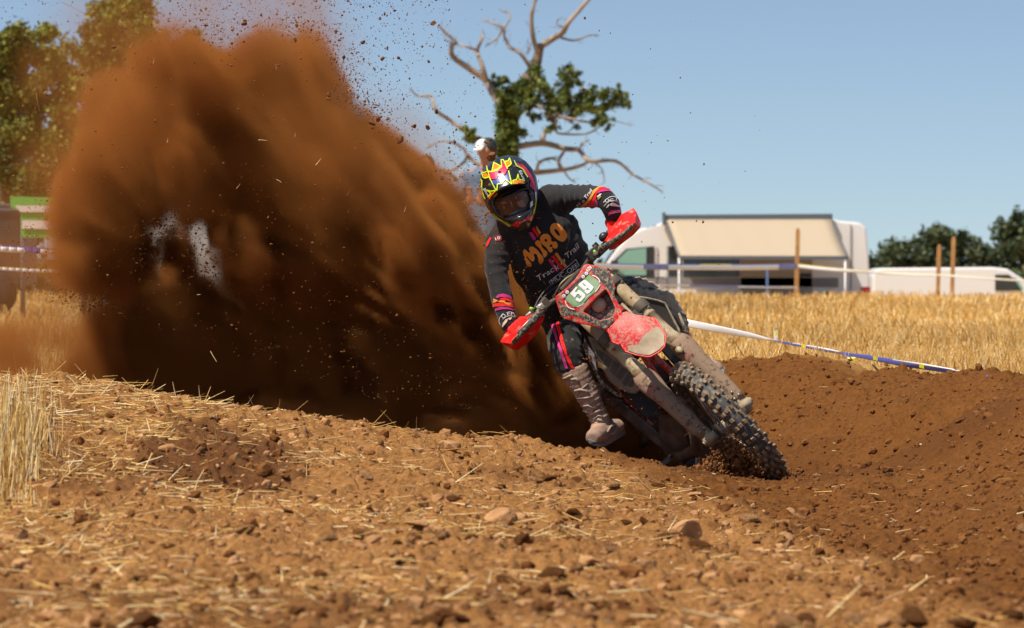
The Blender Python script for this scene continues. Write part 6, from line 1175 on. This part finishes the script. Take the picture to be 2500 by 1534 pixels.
tape([P(-60, 602, 24), P(60, 610, 24.2), P(190, 616, 24.5)], [.05, .045, .04], 'blue, white and yellow tape crossing the left edge in front of the trailer', seg=.16)
tape([P(-60, 652, 30), P(200, 664, 30.5)], [.03, .03], 'thin lower white tape at the left edge above the straw', seg=3)
# ------------------------------------------------------------------ spectators behind the plume
M_FACE = mat('sunburnt_skin', (.38, .17, .10), .6); M_BLUE = mat('grey_blue_shirt', (.10, .16, .24), .8); M_PNK = mat('pink_shirt', (.62, .22, .17), .8); M_JEAN = mat('dark_jeans', (.03, .045, .08), .8); M_CAPW = mat('white_cap_cloth', (.75, .75, .75), .7); M_CAPB = mat('black_cap_cloth', (.02, .02, .02), .7)
def spectator(cx, top, d, lab, shirt, cap=None, hands=None):
    s = FPX/d; q = MB(); m = lambda x, y: (cx+x*s, top+y*s)
    hd = P(*m(0, .12), d); q.blob(hd, (.075, 0, 0), (0, .095, 0), (0, 0, .118), 16); q.blob(hd+Vector((0, -.095, -.01)), (.014, 0, 0), (0, .02, 0), (0, 0, .024), 8)
    q.blob(hd+Vector((.078, .01, 0)), (.012, 0, 0), (0, .02, 0), (0, 0, .032), 8); q.blob(hd+Vector((-.078, .01, 0)), (.012, 0, 0), (0, .02, 0), (0, 0, .032), 8)
    L = lambda pts: limb(q, [(*m(x, y), d+dd, w_*s, t) for x, y, dd, w_, t in pts])
    L([(0, .2, 0, .055, .055), (0, .3, 0, .06, .06)]); L([(0, .31, 0, .19, .10), (0, .5, 0, .18, .12), (0, .75, 0, .155, .11), (0, .95, 0, .17, .12)])
    h_ = hands or ((-.25, .95, 0), (.25, .95, 0))
    for sd_, (hx, hy, hz) in zip((-1, 1), h_):
        ex_, ey_, ez_ = (sd_*.27, .62, -.05); L([(sd_*.19, .33, 0, .055, .055), (ex_, ey_, ez_, .045, .045), (hx, hy, hz, .03, .03)]); L([(hx, hy, hz, .035, .02), (hx+.01, hy+.09 if hands is None else hy-.09, hz-.02, .032, .014)])
        for k in range(4): 
            y2 = hy+(.09 if hands is None else -.09); y3 = hy+(.16-.01*abs(k-1.5) if hands is None else -.16+.01*abs(k-1.5)); L([(hx+(k-1.5)*.017, y2, hz-.02, .009, .009), (hx+(k-1.5)*.02, y3, hz-.04, .007, .007)])
        L([(hx-sd_*.03, hy, hz, .011, .011), (hx-sd_*.055, hy+(.06 if hands is None else -.06), hz-.02, .009, .009)])
    for sd_ in (-1, 1): L([(sd_*.09, .93, 0, .09, .10), (sd_*.10, 1.35, 0, .06, .065), (sd_*.10, 1.74, 0, .042, .045)]); L([(sd_*.10, 1.76, .02, .045, .05), (sd_*.11, 1.80, -.15, .045, .03)])
    v, f, nn = voxel(q, .012, 2); p_ = link_mesh('person', v, f, M_FACE); tag(p_, lab, 'person')
    q = MB(); L([(0, .30, 0, .15, .09), (0, .34, 0, .205, .115), (0, .55, 0, .195, .13), (0, .95, 0, .18, .13)])
    for sd_ in (-1, 1): L([(sd_*.17, .345, 0, .065, .07), (sd_*.25, .54, -.04, .06, .06)])
    v, f, nn = voxel(q, .014, 3); v = folds(v, nn, .008, 41); link_mesh('shirt', v, f, shirt, p_)
    q = MB(); L([(0, .92, 0, .18, .13), (0, 1.0, 0, .17, .125)])
    for sd_ in (-1, 1): L([(sd_*.09, .95, 0, .10, .11), (sd_*.10, 1.35, 0, .075, .08), (sd_*.10, 1.74, 0, .06, .065)])
    v, f, nn = voxel(q, .015, 2); link_mesh('trousers', v, f, M_JEAN, p_)
    if cap:
        q = MB(); q.blob(hd+Vector((.02, .01, .035)), (.085, 0, 0), (0, .10, 0), (0, 0, .095), 16); cp_ = q.build('cap', M_CAPB, p_); q = MB(); q.blob(hd+Vector((-.045, -.05, .055)), (.055, 0, .02), (0, .06, 0), (-.01, 0, .055), 14); q.prism([hd+Vector(t) for t in ((-.10, -.06, .03), (-.02, -.10, .045), (-.04, -.19, .01), (-.12, -.16, -.005))], (0, 0, .01)); q.build('cap_front', M_CAPW, cp_)
    else:
        q = MB(); q.blob(hd+Vector((0, .02, .03)), (.086, 0, 0), (0, .10, 0), (0, 0, .10), 14); q.build('hair', M_CAPB, p_)
    return p_
spectator(1187, 338, 33, 'spectator in a white fronted cap standing right behind the rider helmet', M_BLUE, True, ((-.16, .60, -.28), (-.06, .60, -.28)))
spectator(1040, 380, 33.5, 'spectator in a pink shirt half hidden by the edge of the dust', M_PNK, None)
# ------------------------------------------------------------------ soil flying through the air
M_FLY = mat('flying_soil', (.13, .052, .018), .9, spec=.1, col2=(.22, .095, .035), scale=30)
def interp_mask(Mk, x, z):
    ix = np.clip(((x-lo[0])/(hi[0]-lo[0])*(Mk.shape[0]-1)), 0, Mk.shape[0]-1).astype(int); iz = np.clip(((z-lo[2])/(hi[2]-lo[2])*(Mk.shape[1]-1)), 0, Mk.shape[1]-1).astype(int)
    r = Mk[ix, iz]; r = np.where((x < lo[0]) | (x > hi[0]) | (z > hi[2]), 0, r); return r
rg = np.random.default_rng(77)
def grains(n, x, y, z, s, name, label, seed):
    bm = bmesh.new(); bmesh.ops.create_icosphere(bm, subdivisions=1, radius=1); bv = np.array([q.co[:] for q in bm.verts]); bf = [[q.index for q in fa.verts] for fa in bm.faces]; bm.free()
    if n > 12000:
        bv = np.array([(1, 0, 0), (-1, 0, 0), (0, 1, 0), (0, -1, 0), (0, 0, 1), (0, 0, -1)], float); bf = [(0, 2, 4), (2, 1, 4), (1, 3, 4), (3, 0, 4), (2, 0, 5), (1, 2, 5), (3, 1, 5), (0, 3, 5)]
    V = bv[None]*rg.uniform(.6, 1.35, (n, len(bv), 3))*s[:, None, None]*rg.uniform(.7, 1.3, (n, 1, 3))+np.stack([x, y, z], 1)[:, None]
    F = (np.array(bf)[None]+(np.arange(n)*len(bv))[:, None, None]).reshape(-1, 3); o = link_mesh(name, V.reshape(-1, 3), F, M_FLY, smooth=False); tag(o, label, 'soil', kind='stuff'); return o
N0 = 1100000; px = rg.uniform(-60, 1900, N0); py = rg.uniform(-60, 1000, N0); d = rg.normal(PD, .45, N0); x = (px-1250)*d/FPX; z = H+(670-py)*d/FPX
wide = M2([(-100, -80), (620, -300), (860, -40), (1000, 200), (1120, 330), (1240, 520), (1240, 760), (-100, 900)], .22)
c_ = interp_mask(core, x, z); t_ = interp_mask(thin, x, z); w_ = interp_mask(wide, x, z)
cl = np.clip(.5+.9*fbm(x*2.2, z*2.2, d*0, 3, 91), .05, 1.4)
dx = np.maximum(0, px-(900+py*.45)); fall = np.exp(-dx/210.)*(px > 500)
b1 = interp_mask(BAND, x, z); b2 = interp_mask(BAND2, x, z); od = interp_mask(ODM, x, z)
pr = (od < 5)*(b1**1.5*.85+b2**1.3*.28)*cl+.0045*fall*(py < 720)+.0007*(px > 1300)*(py < 700)*np.exp(-(px-1300)/330.)+.018*w_*cl+(od >= 5)*(d < 16.1)*.05
top = smooth(190, -40, py)*.07*((px > 300) & (px < 1100)); k = (rg.uniform(0, 1, N0) < np.clip((pr+top*.5)*(py < 700+.3*px), 0, 1)*.62)
x, y, z = x[k], d[k], z[k]; n = len(x); s = (.0011+rg.gamma(1.3, .00110, n)); print('grains', n)
grains(n, x, y, z, s, 'soil_spray', 'countless grains of soil hanging in the air around the plume', 1)
CRS = (500, 0, 2.52); big = [(240, 145, 20), (565, 157, 15), (608, 148, 9), (655, 182, 11), (555, 247, 17), (972, 260, 19), (855, 355, 13), (905, 328, 9), (1095, 360, 17), (1192, 358, 12), (1405, 145, 20), (1377, 380, 12), (915, 430, 9), (765, 582, 17), (768, 612, 10), (1030, 757, 23), (1065, 735, 20), (1290, 780, 18), (1373, 782, 19), (1197, 863, 38), (1427, 688, 16), (1547, 800, 10), (1662, 717, 9), (1458, 1092, 17), (1730, 875, 14), (1735, 1310, 22), (1690, 1062, 9), (1120, 98, 8), (1247, 257, 7), (1385, 284, 6), (1025, 902, 9), (1092, 962, 9), (738, 158, 7), (1003, 100, 5), (500, 160, 6), (1435, 170, 5), (1155, 400, 6), (910, 505, 6)]
big = [(500+a/2.52, b/2.52, r/2.52) for a, b, r in big]+[(1427, 44, 4.2), (1403, 238, 4), (1188, 540, 4), (223, 218, 5), (1826, 790, 3.4), (1199, 381, 15), (1716, 542, 4), (1700, 540, 2.4), (1350, 640, 0), (1588, 120, 2.2), (1545, 231, 2.2), (1590, 348, 2.2), (1490, 81, 2), (1474, 333, 2)]
protos_f = []
for k in range(5):
    v, f = rock_mesh(700+k, 3, flat=.8); me = bpy.data.meshes.new('flying_clod'); me.from_pydata((v*.5).tolist(), [], f); me.materials.append(M_FLY); protos_f.append(me)
for i, (a, b, r) in enumerate(big):
    if r == 0: continue
    dd = 15.6+.5*math.sin(i*1.7); o = bpy.data.objects.new('flying_clod', protos_f[i % 5]); COL.objects.link(o); o.location = P(a, b, dd); s = 2.1*r*dd/FPX; o.scale = (s, s, s); o.rotation_euler = (i*.7, i*1.3, i*.4)
    lab = {19: 'largest clod of soil flying level with the oak trunk left of the helmet', 0: 'wedge shaped clod flying high over the plume at the top', 10: 'dark clod flying beside the highest bare branch tips', 5: 'lone rounded clod high right of the plume top', 25: 'clod falling just left of the chin of the helmet', 24: 'small clod passing in front of the white cap', 16: 'upper of two clods flying close together beside the plume edge', 15: 'lower of two clods flying close together beside the plume edge'}.get(i, 'ragged clod with straw in it just behind the top of the helmet' if r == 15 and a == 1199 else 'small brown clod of soil flying through the air beside the plume')
    tag(o, lab, 'clod', 'clods of soil flying through the air')
# bits of straw in the air
fs = [(178, 18, .105, -25), (603, 5, .03, 75), (320, 110, .03, 60), (268, 275, .06, -65), (90, 250, .08, -88), (110, 225, .02, 40), (180, 415, .02, -40), (675, 164, .025, -75), (525, 298, .02, -45), (640, 342, .035, 0), (870, 362, .02, -30), (777, 396, .035, 52), (684, 442, .035, -20), (583, 455, .03, 45), (852, 470, .035, 55), (1005, 488, .05, -62), (990, 510, .03, 70), (860, 213, .05, 40), (520, 870, .05, -62), (485, 720, .015, 0), (380, 920, .09, 68), (1000, 355, .02, 20), (245, 160, .02, -50), (375, 150, .02, 80), (720, 330, .015, 88), (655, 530, .012, 50), (830, 440, .012, 70), (285, 380, .02, -40), (690, 75, .05, -10), (720, 85, .06, -35), (560, 65, .04, -30), (410, 343, .02, 70)]
nb_ = len(fs); base = np.array([tuple(P(a, b, 15.7+.4*math.sin(i))) for i, (a, b, l_, an) in enumerate(fs)]); dv = np.array([(math.cos(R(an)), .2*math.sin(i*2.), math.sin(R(an))) for i, (a, b, l_, an) in enumerate(fs)])
ln_ = np.array([f_[2] for f_ in fs])
for i in range(nb_):
    V, F, C = blades('x', base[i:i+1]-dv[i:i+1]*ln_[i]/2, dv[i:i+1], ln_[i:i+1], np.array([.0032]), np.array([.15]), cseed=400+i)
    o = link_mesh('flying_straw', V, F, M_STRAW, colors=C); tag(o, 'pale stalk of straw tumbling through the dusty air', 'straw', 'stalks of straw flying in the plume')
# the little burst of soil the front tyre pushes aside
rg2 = np.random.default_rng(5); n = 3200; c = W1(-.02, -.20, -.36); x = c.x-.05+rg2.normal(0, .10, n); y = c.y-.02+rg2.normal(0, .07, n); z = np.abs(rg2.normal(0, .085, n))*np.exp(-((x-c.x+.05)/.14)**2)+.02
rg = rg2; grains(n, x, y, z+np.maximum(0, base_height(x, y)), .002+rg2.gamma(1.5, .0022, n), 'pushed_soil', 'loose soil bursting up beside the front tyre', 3)
